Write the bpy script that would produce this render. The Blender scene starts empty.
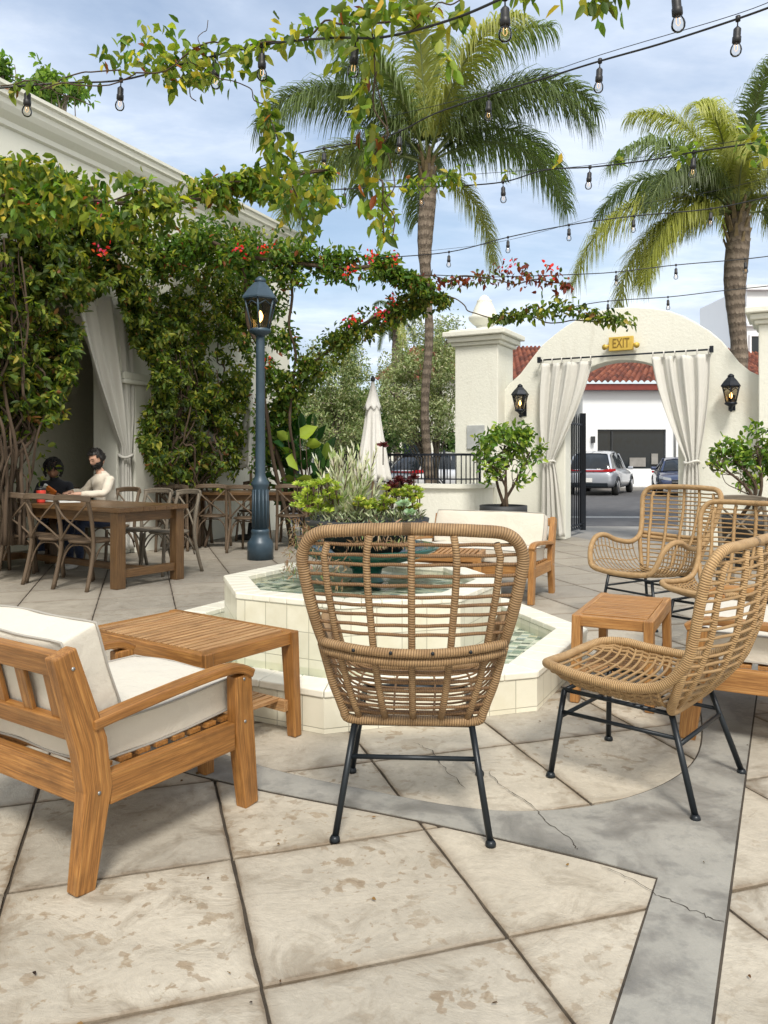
import bpy, bmesh, math, random
import numpy as np
from mathutils import Vector, Matrix, geometry
random.seed(7)
R = math.radians
PI = math.pi
F, CX, HY, CH = 769.0, 384.0, 460.0, 1.25     # focal length in px, principal column, horizon row, eye height
scene = bpy.context.scene
COL = scene.collection

# ------------------------------------------------------------------ placing
def at(px, py, Y):
    return Vector(((px-CX)/F*Y, Y, CH+(HY-py)/F*Y))
def gnd(px, py, z=0.0):
    Y = (CH-z)*F/(py-HY)
    return Vector(((px-CX)/F*Y, Y, z))
def V(*a): return Vector(a)
def lerp(a, b, t): return a+(b-a)*t
def interp(xs, ys, x):
    if x <= xs[0]: return ys[0]
    for i in range(len(xs)-1):
        if x <= xs[i+1]:
            t = (x-xs[i])/(xs[i+1]-xs[i])
            return ys[i]+(ys[i+1]-ys[i])*t
    return ys[-1]
def catmull(pts, n=6, closed=False):
    pts = [Vector(p) for p in pts]
    N = len(pts); out = []
    rng = range(N) if closed else range(N-1)
    for i in rng:
        if closed:
            p0, p1, p2, p3 = pts[(i-1) % N], pts[i], pts[(i+1) % N], pts[(i+2) % N]
        else:
            p0 = pts[i-1] if i > 0 else pts[0]*2-pts[1]
            p1, p2 = pts[i], pts[i+1]
            p3 = pts[i+2] if i+2 < N else pts[-1]*2-pts[-2]
        for k in range(n):
            t = k/n
            out.append(0.5*((2*p1)+(p2-p0)*t+(2*p0-5*p1+4*p2-p3)*t*t+(3*p1-p0-3*p2+p3)*t**3))
    if not closed: out.append(pts[-1].copy())
    return out

# ------------------------------------------------------------------ mesh builder
class MB:
    def __init__(s):
        s.v = []; s.f = []; s.g = []; s.sm = []
    def add(s, verts, faces, gc=None, smooth=False):
        o = len(s.v)
        s.v += [tuple(v) for v in verts]
        s.g += [tuple(g) for g in (gc if gc is not None else verts)]
        for f in faces:
            s.f.append([o+i for i in f]); s.sm.append(smooth)
        return s
    def box(s, c, size, rz=0.0, rot=None, taper=None):
        c = Vector(c); hx, hy, hz = size[0]/2, size[1]/2, size[2]/2
        m = rot if rot is not None else Matrix.Rotation(rz, 3, 'Z')
        off = Vector((random.random()*7, random.random()*7, random.random()*7))
        vs = []; gs = []
        ax = 0 if size[0] >= max(size[1:]) else (1 if size[1] >= size[2] else 2)
        for z in (-hz, hz):
            k = 1.0 if (taper is None or z < 0) else taper
            for x, y in ((-hx, -hy), (hx, -hy), (hx, hy), (-hx, hy)):
                p = Vector((x*k, y*k, z)); vs.append(c+m@p)
                q = (p.x, p.y, p.z); q = (q[ax], q[(ax+1) % 3], q[(ax+2) % 3])
                gs.append(Vector(q)+off)
        s.add(vs, [(0, 3, 2, 1), (4, 5, 6, 7), (0, 1, 5, 4), (1, 2, 6, 5), (2, 3, 7, 6), (3, 0, 4, 7)], gs)
        return s
    def beam(s, p0, p1, w, h, up=(0, 0, 1), w1=None, h1=None):
        # bar from p0 to p1, w across, h along 'up'
        p0 = Vector(p0); p1 = Vector(p1); d = (p1-p0); L = d.length; d.normalize()
        up = Vector(up); sd = d.cross(up)
        if sd.length < 1e-4: sd = d.cross(Vector((0, 1, 0)))
        sd.normalize(); u = sd.cross(d).normalized()
        w1 = w if w1 is None else w1; h1 = h if h1 is None else h1
        off = Vector((random.random()*7, random.random()*7, random.random()*7))
        vs = []; gs = []
        for p, ww, hh, l in ((p0, w, h, 0), (p1, w1, h1, L)):
            for a, b in ((-1, -1), (1, -1), (1, 1), (-1, 1)):
                vs.append(p+sd*(a*ww/2)+u*(b*hh/2)); gs.append(Vector((l, a*ww/2, b*hh/2))+off)
        s.add(vs, [(0, 1, 2, 3), (7, 6, 5, 4), (0, 4, 5, 1), (1, 5, 6, 2), (2, 6, 7, 3), (3, 7, 4, 0)], gs)
        return s
    def ribbon(s, pts, w, h, side=(1, 0, 0)):
        # a bent bar through pts, w along 'side', h across it
        pts = [Vector(p) for p in pts]; side = Vector(side).normalized(); n = len(pts)
        off = Vector((random.random()*7, random.random()*7, random.random()*7))
        vs = []; gs = []; L = 0
        for i, p in enumerate(pts):
            d = (pts[min(i+1, n-1)]-pts[max(i-1, 0)]).normalized()
            u = side.cross(d).normalized()
            if i: L += (p-pts[i-1]).length
            ww = w[i] if isinstance(w, (list, tuple)) else w
            hh = h[i] if isinstance(h, (list, tuple)) else h
            for a, b in ((-1, -1), (1, -1), (1, 1), (-1, 1)):
                vs.append(p+side*(a*ww/2)+u*(b*hh/2)); gs.append(Vector((L, a*ww/2, b*hh/2))+off)
        fs = [(3, 2, 1, 0)]
        for i in range(n-1):
            o = i*4
            for k in range(4):
                fs.append((o+k, o+(k+1) % 4, o+4+(k+1) % 4, o+4+k))
        o = (n-1)*4; fs.append((o, o+1, o+2, o+3))
        s.add(vs, fs, gs); return s
    def tube(s, pts, r, seg=6, closed=False, caps=True):
        pts = [Vector(p) for p in pts]; n = len(pts)
        vs = []; gs = []; L = 0; seed = random.random()*9
        prev = None
        for i, p in enumerate(pts):
            if closed: d = pts[(i+1) % n]-pts[(i-1) % n]
            else: d = pts[min(i+1, n-1)]-pts[max(i-1, 0)]
            if d.length < 1e-9: d = Vector((0, 0, 1))
            d.normalize()
            if prev is None:
                a = Vector((0, 0, 1)) if abs(d.z) < .9 else Vector((1, 0, 0))
                u = (a-d*a.dot(d)).normalized()
            else:
                u = (prev-d*prev.dot(d))
                u = u.normalized() if u.length > 1e-6 else d.orthogonal().normalized()
            prev = u; w = d.cross(u)
            if i: L += (p-pts[i-1]).length
            rr = r[i] if isinstance(r, (list, tuple)) else r
            for k in range(seg):
                a = 2*PI*k/seg
                vs.append(p+(u*math.cos(a)+w*math.sin(a))*rr)
                gs.append((L, k/seg, seed))
        fs = []
        for i in range(n if closed else n-1):
            o = i*seg; q = ((i+1) % n)*seg
            for k in range(seg):
                fs.append((o+k, q+k, q+(k+1) % seg, o+(k+1) % seg))
        if not closed and caps:
            fs.append(tuple(range(seg))); fs.append(tuple((n-1)*seg+k for k in reversed(range(seg))))
        s.add(vs, [tuple(reversed(f)) for f in fs], gs, smooth=True); return s
    def lathe(s, prof, c=(0, 0, 0), seg=24, smooth=True, rot0=0.0, squash=None):
        c = Vector(c); vs = []; gs = []
        for (r, z) in prof:
            for k in range(seg):
                a = rot0+2*PI*k/seg
                vs.append(c+Vector((r*math.cos(a), r*math.sin(a)*(squash or 1), z))); gs.append((a*.3, z, r))
        fs = []
        for i in range(len(prof)-1):
            for k in range(seg):
                o = i*seg; q = o+seg
                fs.append((o+k, o+(k+1) % seg, q+(k+1) % seg, q+k))
        if prof[0][0] > 1e-5: fs.append(tuple(reversed(range(seg))))
        if prof[-1][0] > 1e-5: fs.append(tuple((len(prof)-1)*seg+k for k in range(seg)))
        s.add(vs, fs, gs, smooth); return s
    def prism(s, poly, fn, d0, d1):
        # poly: list of (a,b); fn(a,b,d) -> Vector ; caps triangulated
        n = len(poly)
        tris = geometry.tessellate_polygon([[Vector((a, b, 0)) for a, b in poly]])
        vs = [fn(a, b, d0) for a, b in poly]+[fn(a, b, d1) for a, b in poly]
        gs = [(a, b, d0) for a, b in poly]+[(a, b, d1) for a, b in poly]
        fs = [tuple(t) for t in tris]+[tuple(n+i for i in reversed(t)) for t in tris]
        for i in range(n):
            j = (i+1) % n; fs.append((i, j, n+j, n+i))
        s.add(vs, fs, gs); s.fix = True; return s
    def sheet(s, poly, z):
        s.add([(x, y, z) for x, y in poly], [tuple(range(len(poly)))]); return s
    def build(s, name, mat, parent=None, world=False, bevel=0, seg=2, subsurf=0, solid=0, smooth=None):
        me = bpy.data.meshes.new(name)
        vs = s.v
        if world and parent is not None:
            mi = ROOTM[parent.name].inverted(); vs = [mi@Vector(v) for v in vs]
        me.from_pydata([tuple(v) for v in vs], [], s.f)
        at_ = me.attributes.new('gc', 'FLOAT_VECTOR', 'POINT')
        at_.data.foreach_set('vector', np.array(s.g, dtype=np.float32).ravel())
        me.polygons.foreach_set('use_smooth', [(x if smooth is None else smooth) for x in s.sm])
        if getattr(s, 'fix', False) or bevel:
            bm = bmesh.new(); bm.from_mesh(me); bmesh.ops.recalc_face_normals(bm, faces=bm.faces); bm.to_mesh(me); bm.free()
        me.materials.append(mat); me.update()
        o = bpy.data.objects.new(name, me); COL.objects.link(o)
        if parent is not None: o.parent = parent
        if bevel:
            m = o.modifiers.new('bevel', 'BEVEL'); m.width = bevel; m.segments = seg; m.limit_method = 'ANGLE'; m.angle_limit = R(40)
            m.harden_normals = False
        if solid:
            m = o.modifiers.new('solid', 'SOLIDIFY'); m.thickness = solid; m.offset = 0
        if subsurf:
            m = o.modifiers.new('sub', 'SUBSURF'); m.levels = subsurf; m.render_levels = subsurf
        return o

ROOTM = {}
def tag(o, label=None, cat=None, group=None, kind=None):
    if label: o['label'] = label
    if cat: o['category'] = cat
    if group: o['group'] = group
    if kind: o['kind'] = kind
    return o
def thing(name, label, cat, loc=(0, 0, 0), rz=0.0, group=None, sc=1.0):
    o = bpy.data.objects.new(name, None); COL.objects.link(o)
    o.empty_display_size = .1
    o.location = loc; o.rotation_euler = (0, 0, rz); o.scale = (sc, sc, sc)
    ROOTM[o.name] = Matrix.Translation(Vector(loc)) @ Matrix.Rotation(rz, 4, 'Z') @ Matrix.Scale(sc, 4)
    return tag(o, label, cat, group)
def dup(root, loc, rz, label=None, group=None):
    r = root.copy(); COL.objects.link(r); r.location = loc; r.rotation_euler = (0, 0, rz)
    ROOTM[r.name] = Matrix.Translation(Vector(loc)) @ Matrix.Rotation(rz, 4, 'Z')
    if label: r['label'] = label
    if group: r['group'] = group
    for ch in list(root.children):
        c = ch.copy(); COL.objects.link(c); c.parent = r
        for g in list(ch.children):
            d = g.copy(); COL.objects.link(d); d.parent = c
    return r
def struct(o): o['kind'] = 'structure'; return o

# ------------------------------------------------------------------ leaves (numpy)
rng = np.random.default_rng(11)
def leaf_mesh(name, pos, dirs, size, wr, cols, mat, parent=None, root=None, fold=.25, curl=.15):
    n = len(pos); pos = np.asarray(pos, float); dirs = np.asarray(dirs, float)
    dirs /= np.linalg.norm(dirs, axis=1, keepdims=True)+1e-9
    rv = rng.normal(size=(n, 3)); rv[:, 2] += 1.2          # leaf faces tend upward
    sd = np.cross(dirs, rv); sd /= np.linalg.norm(sd, axis=1, keepdims=True)+1e-9
    up = np.cross(sd, dirs)
    T = np.array([(0, 0, 0), (.5, .28, fold), (.42, .66, fold*.7), (0, 1, -curl), (-.42, .66, fold*.7), (-.5, .28, fold)], float)
    size = np.broadcast_to(np.asarray(size, float), (n,)); wr = np.broadcast_to(np.asarray(wr, float), (n,))
    P = (pos[:, None, :] + (T[None, :, 0, None]*wr[:, None, None]*sd[:, None, :] + T[None, :, 1, None]*dirs[:, None, :]
         + T[None, :, 2, None]*wr[:, None, None]*up[:, None, :])*size[:, None, None]).reshape(-1, 3)
    if root is not None: P = P-np.array(ROOTM[root.name].translation)[None, :]
    base = (np.arange(n)*6)[:, None]
    fa = np.concatenate([base+np.array([0, 1, 2, 3]), base+np.array([3, 4, 5, 0])], axis=1).reshape(-1)
    me = bpy.data.meshes.new(name)
    me.vertices.add(n*6); me.vertices.foreach_set('co', P.astype(np.float32).ravel())
    me.loops.add(n*8); me.loops.foreach_set('vertex_index', fa.astype(np.int32))
    me.polygons.add(n*2); me.polygons.foreach_set('loop_start', (np.arange(n*2)*4).astype(np.int32))
    me.update(calc_edges=True)
    ca = me.attributes.new('tint', 'FLOAT_COLOR', 'POINT')
    C = np.ones((n, 6, 4), np.float32); C[:, :, :3] = np.asarray(cols)[:, None, :]
    ca.data.foreach_set('color', C.ravel())
    me.materials.append(mat); me.validate()
    o = bpy.data.objects.new(name, me); COL.objects.link(o)
    if parent is not None: o.parent = parent
    return o
def pick_cols(n, palette, jit=.25):
    # palette: list of (weight,(r,g,b))
    w = np.array([p[0] for p in palette], float); w /= w.sum()
    idx = rng.choice(len(palette), size=n, p=w)
    c = np.array([p[1] for p in palette])[idx]
    return np.clip(c*(1+rng.normal(size=(n, 1))*jit*.6)*(1+rng.normal(size=(n, 3))*jit*.2), .004, 1)
def in_poly(x, y, poly):
    c = np.zeros(len(x), bool); j = len(poly)-1
    for i in range(len(poly)):
        xi, yi = poly[i]; xj, yj = poly[j]
        m = ((yi > y) != (yj > y)) & (x < (xj-xi)*(y-yi)/(yj-yi+1e-12)+xi)
        c ^= m; j = i
    return c
def sample_poly(poly, n):
    xs = [p[0] for p in poly]; ys = [p[1] for p in poly]
    X = []; Y = []
    while sum(map(len, X)) < n:
        x = rng.uniform(min(xs), max(xs), n); y = rng.uniform(min(ys), max(ys), n)
        m = in_poly(x, y, poly); X.append(x[m]); Y.append(y[m])
    return np.concatenate(X)[:n], np.concatenate(Y)[:n]
# ------------------------------------------------------------------ materials
class NT:
    def __init__(s, name):
        s.m = bpy.data.materials.new(name); s.m.use_nodes = True; s.t = s.m.node_tree; s.t.nodes.clear()
        s.out = s.n('ShaderNodeOutputMaterial'); s.b = s.n('ShaderNodeBsdfPrincipled'); s.l(s.b.outputs[0], s.out.inputs[0])
    def n(s, t, **k):
        x = s.t.nodes.new(t)
        for a, b in k.items(): setattr(x, a, b)
        return x
    def l(s, a, b): s.t.links.new(a, b)
    def attr(s, name='gc'):
        a = s.n('ShaderNodeAttribute'); a.attribute_name = name; return a
    def obj(s): return s.n('ShaderNodeTexCoord').outputs['Object']
    def pos(s): return s.n('ShaderNodeNewGeometry').outputs['Position']
    def map(s, src, scale=(1, 1, 1), rot=(0, 0, 0), loc=(0, 0, 0)):
        m = s.n('ShaderNodeMapping'); s.l(src, m.inputs[0]); m.inputs['Scale'].default_value = scale
        m.inputs['Rotation'].default_value = rot; m.inputs['Location'].default_value = loc; return m.outputs[0]
    def noise(s, src, scale=5, detail=4, rough=.55, dist=0):
        x = s.n('ShaderNodeTexNoise'); s.l(src, x.inputs['Vector']); x.inputs['Scale'].default_value = scale
        x.inputs['Detail'].default_value = detail; x.inputs['Roughness'].default_value = rough; x.inputs['Distortion'].default_value = dist
        return x.outputs['Fac']
    def ramp(s, src, stops, const=False):
        r = s.n('ShaderNodeValToRGB'); s.l(src, r.inputs[0]); e = r.color_ramp.elements
        if const: r.color_ramp.interpolation = 'CONSTANT'
        while len(e) < len(stops): e.new(.5)
        for i, (p, c) in enumerate(stops):
            e[i].position = p; e[i].color = (c, c, c, 1) if isinstance(c, (int, float)) else (*c, 1)
        return r.outputs[0]
    def math(s, op, a, b=0.0, c=None):
        x = s.n('ShaderNodeMath', operation=op)
        for i, v in enumerate((a, b) if c is None else (a, b, c)):
            if isinstance(v, (int, float)): x.inputs[i].default_value = v
            else: s.l(v, x.inputs[i])
        return x.outputs[0]
    def mix(s, f, a, b, bt='MIX'):
        x = s.n('ShaderNodeMix', data_type='RGBA', blend_type=bt)
        for sock, v in ((x.inputs[0], f), (x.inputs[6], a), (x.inputs[7], b)):
            if isinstance(v, (int, float)): sock.default_value = v
            elif isinstance(v, tuple): sock.default_value = (*v, 1)
            else: s.l(v, sock)
        return x.outputs[2]
    def col(s, v): (s.l(v, s.b.inputs['Base Color']) if not isinstance(v, tuple) else setattr(s.b.inputs['Base Color'], 'default_value', (*v, 1))); return s
    def rough(s, v): (s.l(v, s.b.inputs['Roughness']) if not isinstance(v, (int, float)) else setattr(s.b.inputs['Roughness'], 'default_value', v)); return s
    def bump(s, h, strength=.3, dist=.01):
        b = s.n('ShaderNodeBump'); b.inputs['Strength'].default_value = strength; b.inputs['Distance'].default_value = dist
        s.l(h, b.inputs['Height']); s.l(b.outputs[0], s.b.inputs['Normal']); return s
    def set(s, k, v): s.b.inputs[k].default_value = v; return s

def m_wood(name, c1, c2, c3, rough=.45, stain=.3, sc=1.0):
    t = NT(name); g = t.attr().outputs['Vector']
    n1 = t.noise(t.map(g, (1.3*sc, 34*sc, 34*sc)), 2.2, 8, .70, .45)
    n2 = t.noise(t.map(g, (3*sc, 120*sc, 120*sc)), 2.0, 3, .6)
    n3 = t.noise(t.map(g, (1, 2, 2)), 5, 4, .6)
    c = t.ramp(n1, [(.30, c1), (.5, c2), (.72, c3)])
    c = t.mix(t.ramp(n2, [(.42, 0.0), (.62, .55)]), c, tuple(x*.55 for x in c1))
    n4 = t.noise(t.map(g, (.25, .25, .25)), 3.0, 1, .4)          # tone of each board
    c = t.mix(t.ramp(n4, [(.40, 0.0), (.62, .35)]), c, tuple(x*.62 for x in c2))
    c = t.mix(t.ramp(n3, [(.5, 0.0), (.72, stain)]), c, tuple(x*.5 for x in c1))
    t.col(c).rough(t.ramp(n1, [(.3, rough+.12), (.7, rough)])).bump(n1, .25, .004)
    return t.m
def m_plain(name, c, rough=.6, metal=0.0, bump=0.0, bsc=80, var=.12, vs=6):
    t = NT(name); o = t.obj()
    n = t.noise(o, vs, 5, .6)
    t.col(t.mix(t.ramp(n, [(.35, 0.0), (.7, 1.0)]), tuple(x*(1-var) for x in c), tuple(min(1, x*(1+var)) for x in c)))
    t.rough(t.ramp(n, [(.3, max(0, rough-.07)), (.7, min(1, rough+.07))])).set('Metallic', metal)
    if bump: t.bump(t.noise(o, bsc, 4, .6), bump, .003)
    return t.m
def m_leaf(name, trans=.35, rough=.42, gain=1.0):
    t = NT(name); a = t.attr('tint')
    c = t.mix(1.0, a.outputs['Color'], (gain, gain, gain), 'MULTIPLY')
    t.col(c).rough(rough).set('Specular IOR Level', .35)
    tr = t.n('ShaderNodeBsdfTranslucent'); mx = t.n('ShaderNodeMixShader'); mx.inputs[0].default_value = trans
    tc = t.mix(1.0, c, (1.5, 1.6, .6), 'MULTIPLY')
    t.l(tc, tr.inputs[0]); t.l(t.b.outputs[0], mx.inputs[1]); t.l(tr.outputs[0], mx.inputs[2]); t.l(mx.outputs[0], t.out.inputs[0])
    return t.m
def m_stucco(name, c, var=.10, bump=.5, stain=(.42, .38, .28), sa=.34):
    t = NT(name); p = t.pos()
    n = t.noise(p, 1.3, 6, .6); n2 = t.noise(p, 26, 5, .65); n3 = t.noise(t.map(p, (3, 3, .55)), 1.6, 7, .75)
    cc = t.mix(n, tuple(x*(1-var) for x in c), tuple(min(1, x*(1+var)) for x in c))
    cc = t.mix(t.ramp(n3, [(.55, 0.0), (.8, sa)]), cc, stain)
    t.col(cc).rough(.88).bump(t.math('ADD', n2, t.math('MULTIPLY', n, .6)), bump, .012)
    return t.m
def m_fabric(name, c, bump=.25, trans=0.0, wsc=500):
    t = NT(name); o = t.obj(); n = t.noise(o, 4, 4, .6); w = t.noise(o, wsc, 2, .5); w2 = t.noise(o, 9, 3, .5, .5)
    t.col(t.mix(n, tuple(x*.9 for x in c), c)).rough(.92).bump(t.math('ADD', t.math('MULTIPLY', w, .15), w2), bump, .02)
    t.set('Sheen Weight', .2)
    if trans:
        tr = t.n('ShaderNodeBsdfTranslucent'); tr.inputs[0].default_value = (*c, 1); mx = t.n('ShaderNodeMixShader'); mx.inputs[0].default_value = trans
        t.l(t.b.outputs[0], mx.inputs[1]); t.l(tr.outputs[0], mx.inputs[2]); t.l(mx.outputs[0], t.out.inputs[0])
    return t.m
def m_rattan(name, c1, c2, pitch=.008, bstr=.8):
    t = NT(name); g = t.attr().outputs['Vector']; sx = t.n('ShaderNodeSeparateXYZ'); t.l(g, sx.inputs[0])
    ph = t.math('ADD', t.math('MULTIPLY', sx.outputs[0], 2*PI/pitch), t.math('MULTIPLY', sx.outputs[1], 2*PI))
    w = t.math('ADD', t.math('MULTIPLY', t.math('SINE', ph), .5), .5)
    n = t.noise(t.map(g, (6, 1, 1)), 3, 3, .6); nf = t.noise(t.map(g, (160, 3, 1)), 2, 2, .6)
    c = t.mix(t.ramp(n, [(.3, 0.0), (.7, 1.0)]), c1, c2)
    c = t.mix(t.ramp(w, [(.0, .75), (.45, 0.0)]), c, tuple(x*.35 for x in c1))
    c = t.mix(t.math('MULTIPLY', nf, .4), c, tuple(x*.6 for x in c1))
    t.col(c).rough(.62).bump(t.math('POWER', w, .6), bstr, .0025)
    return t.m

TEAK = m_wood('teak', (.18, .074, .017), (.36, .160, .040), (.53, .275, .082), .36, .6)
TEAK_PALE = m_wood('pale_teak', (.27, .11, .028), (.44, .215, .065), (.56, .32, .12), .42, .5)
TEAK_GREY = m_wood('weathered_teak', (.26, .12, .045), (.46, .26, .11), (.62, .43, .23), .5, .6)
TABLE_WOOD = m_wood('table_wood', (.085, .045, .018), (.16, .085, .034), (.25, .15, .065), .3, .35)
BENT_WOOD = m_wood('bent_wood', (.085, .055, .032), (.14, .095, .058), (.21, .155, .10), .6, .3)
GREY_WOOD = m_wood('grey_wood', (.12, .10, .075), (.19, .16, .12), (.29, .25, .195), .7, .3)
CORD = m_rattan('wrapped_cord', (.26, .155, .07), (.43, .28, .14), .0085)
CORD_FINE = m_rattan('fine_cord', (.17, .09, .038), (.31, .18, .08), .006, .6)
CORD_PALE = m_rattan('pale_cord', (.41, .25, .11), (.58, .39, .19), .0085)
CORD_PALE_FINE = m_rattan('pale_fine_cord', (.35, .21, .09), (.54, .36, .17), .006, .6)
BLACK_METAL = m_plain('dark_metal', (.012, .017, .022), .38, .35, .1)
IRON = m_plain('wrought_iron', (.012, .016, .024), .45, .4)
LAMP_BLUE = m_plain('slate_blue_paint', (.036, .064, .09), .42, .1, .15, 30, .15)
CUSHION = m_fabric('canvas_cushion', (.66, .62, .53), .6)
CUSHION_EDGE = m_fabric('cushion_piping', (.36, .34, .30), .1)
CURTAIN = m_fabric('curtain_cloth', (.82, .81, .76), .2, .25)
UMB = m_fabric('umbrella_cloth', (.84, .83, .79), .2, .2)
STUCCO = m_stucco('cream_stucco', (.74, .74, .66))
STUCCO_L = m_stucco('pale_stucco', (.78, .78, .70), .07, .2)
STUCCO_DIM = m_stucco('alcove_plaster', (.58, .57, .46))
WHITE_PLASTER = m_stucco('white_plaster', (.80, .82, .84), .03, .1, (.6, .6, .6), .1)
TERRA_RED = m_plain('fascia_red', (.20, .035, .025), .6)
SKIN = m_plain('skin', (.58, .34, .24), .55, 0, .1, 60, .08, 20)
SKIN_DARK = m_plain('skin_brown', (.30, .16, .10), .55, 0, .1, 60, .08, 20)
HAIR = m_plain('black_hair', (.012, .010, .009), .55, 0, .8, 90, .3, 40)
SWEATER = m_fabric('cream_knit', (.66, .60, .50), .4, 0, 200)
JEANS = m_fabric('denim', (.018, .03, .07), .3)
DARK_CLOTH = m_fabric('dark_cloth', (.02, .022, .03), .3)
SHOE = m_plain('white_shoe', (.5, .5, .48), .5)
RED_PLASTIC = m_plain('coral_red', (.75, .07, .05), .35)
ORANGE = m_plain('orange_paper', (.75, .20, .03), .5)
WHITE_PAPER = m_plain('white_paper', (.75, .75, .72), .6)
RUBBER = m_plain('tyre_rubber', (.02, .02, .02), .8)
RIM = m_plain('alloy', (.45, .46, .48), .3, .9)
GLASS_DARK = m_plain('dark_glass', (.015, .02, .025), .06)
CHARCOAL = m_plain('charcoal_pot', (.03, .033, .036), .6, 0, .3, 40)
SOIL = m_plain('soil', (.05, .035, .022), .95, 0, 1, 60, .3)
BARK = m_wood('vine_bark', (.055, .036, .022), (.095, .065, .042), (.15, .11, .075), .9, .3, .6)
BARK_GREY = m_wood('olive_bark', (.12, .10, .08), (.2, .17, .13), (.3, .26, .2), .9, .3, .6)
LEAF = m_leaf('vine_leaf', .42, .55)
LEAF_MATT = m_leaf('olive_leaf', .25, .6)
LEAF_GLOSS = m_leaf('glossy_leaf', .25, .25)
PALM_LEAF = m_leaf('palm_leaf', .3, .45)
PETAL = m_leaf('petal', .4, .5)
SUCC = m_leaf('succulent_leaf', .15, .4)
GOLD = m_plain('gold_sign', (.62, .43, .08), .45, .2)
GOLD_TXT = m_plain('dark_gold_letter', (.22, .13, .015), .5)
STEEL = m_plain('galvanised', (.35, .36, .36), .4, .8)
ASPHALT = m_plain('asphalt', (.085, .085, .088), .9, 0, .5, 200, .25, 3)
PAINT_W = m_plain('road_paint', (.62, .62, .60), .7, 0, 0, 80, .2, 30)
CONC = m_plain('sidewalk_concrete', (.27, .26, .245), .85, 0, .4, 60, .18, 2)
SOCKET = m_plain('black_socket', (.012, .012, .013), .5)

def m_glass(name, col=(1, 1, 1), ior=1.45, mixw=.9, rough=.02):
    t = NT(name); t.t.nodes.remove(t.b)
    tr = t.n('ShaderNodeBsdfTransparent'); tr.inputs[0].default_value = (*col, 1)
    gl = t.n('ShaderNodeBsdfGlossy'); gl.inputs['Roughness'].default_value = rough
    fr = t.n('ShaderNodeFresnel'); fr.inputs[0].default_value = ior
    mx = t.n('ShaderNodeMixShader'); t.l(fr.outputs[0], mx.inputs[0]); t.l(tr.outputs[0], mx.inputs[1]); t.l(gl.outputs[0], mx.inputs[2]); t.l(mx.outputs[0], t.out.inputs[0])
    return t
BULB_GLASS = m_glass('bulb_glass', (.95, .94, .92), 1.35).m
PANE = m_glass('lantern_pane', (.62, .58, .50), 1.5, rough=.15).m
def m_emit(name, c, s):
    t = NT(name); e = t.n('ShaderNodeEmission'); e.inputs[0].default_value = (*c, 1); e.inputs[1].default_value = s; t.l(e.outputs[0], t.out.inputs[0]); return t.m
FILAMENT = m_emit('filament', (1, .60, .25), 1.6)
FLAME = m_emit('lantern_bulb', (1, .55, .18), 9)
TAIL = m_plain('tail_light', (.45, .01, .015), .25)
HEADL = m_plain('headlight_glass', (.6, .63, .66), .12, .3)
PLATE_Y = m_plain('yellow_plate', (.75, .55, .08), .5)

def m_water():
    t = m_glass('pool_water', (.95, .965, .93), 1.15, rough=.08)
    b = t.n('ShaderNodeBump'); b.inputs['Strength'].default_value = .35; b.inputs['Distance'].default_value = .02
    t.l(t.noise(t.pos(), 9, 3, .5, .5), b.inputs['Height'])
    for n in t.t.nodes:
        if n.type in ('BSDF_GLOSSY', 'FRESNEL'): t.l(b.outputs[0], n.inputs['Normal'])
    return t.m
WATER = m_water()
def m_mosaic():
    t = NT('mosaic_tile'); p = t.map(t.pos(), (17, 24, 1), (0, 0, R(17)))
    sn = t.n('ShaderNodeVectorMath', operation='FLOOR'); t.l(p, sn.inputs[0])
    wn = t.n('ShaderNodeTexWhiteNoise'); wn.noise_dimensions = '2D'; t.l(sn.outputs[0], wn.inputs['Vector'])
    c = t.ramp(wn.outputs['Value'], [(0, (.70, .72, .62)), (.28, (.46, .52, .42)), (.48, (.17, .25, .19)), (.68, (.045, .09, .07)), (.88, (.28, .38, .38)), (.95, (.60, .56, .38))], True)
    fr = t.n('ShaderNodeVectorMath', operation='FRACTION'); t.l(p, fr.inputs[0]); sx = t.n('ShaderNodeSeparateXYZ'); t.l(fr.outputs[0], sx.inputs[0])
    e = t.math('MAXIMUM', t.math('LESS_THAN', sx.outputs[0], .07), t.math('LESS_THAN', sx.outputs[1], .07))
    t.col(t.mix(e, c, (.5, .5, .42))).rough(.3); return t.m
MOSAIC = m_mosaic()
def m_tile(name, sx_, sy_, c, gc='gc', joint=(.36, .34, .27)):
    t = NT(name); g = t.attr(gc).outputs['Vector']; b = t.n('ShaderNodeTexBrick'); b.offset = 0; b.offset_frequency = 1
    t.l(g, b.inputs['Vector']); b.inputs['Scale'].default_value = 1; b.inputs['Brick Width'].default_value = sx_; b.inputs['Row Height'].default_value = sy_
    b.inputs['Mortar Size'].default_value = .0022; b.inputs['Mortar Smooth'].default_value = .3; b.inputs['Bias'].default_value = 0
    b.inputs['Color1'].default_value = (*c, 1); b.inputs['Color2'].default_value = (*(x*.9 for x in c), 1); b.inputs['Mortar'].default_value = (*joint, 1)
    n = t.noise(t.pos(), 4, 6, .7)
    cc = t.mix(t.ramp(n, [(.45, 0.0), (.8, .5)]), b.outputs[0], (.52, .47, .30))
    bm = t.math('SUBTRACT', 1.0, b.outputs['Fac']); t.col(cc).rough(.32).bump(bm, .6, .002)
    return t.m
TILE = m_tile('cream_tile', .142, .142, (.77, .74, .61))

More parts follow.
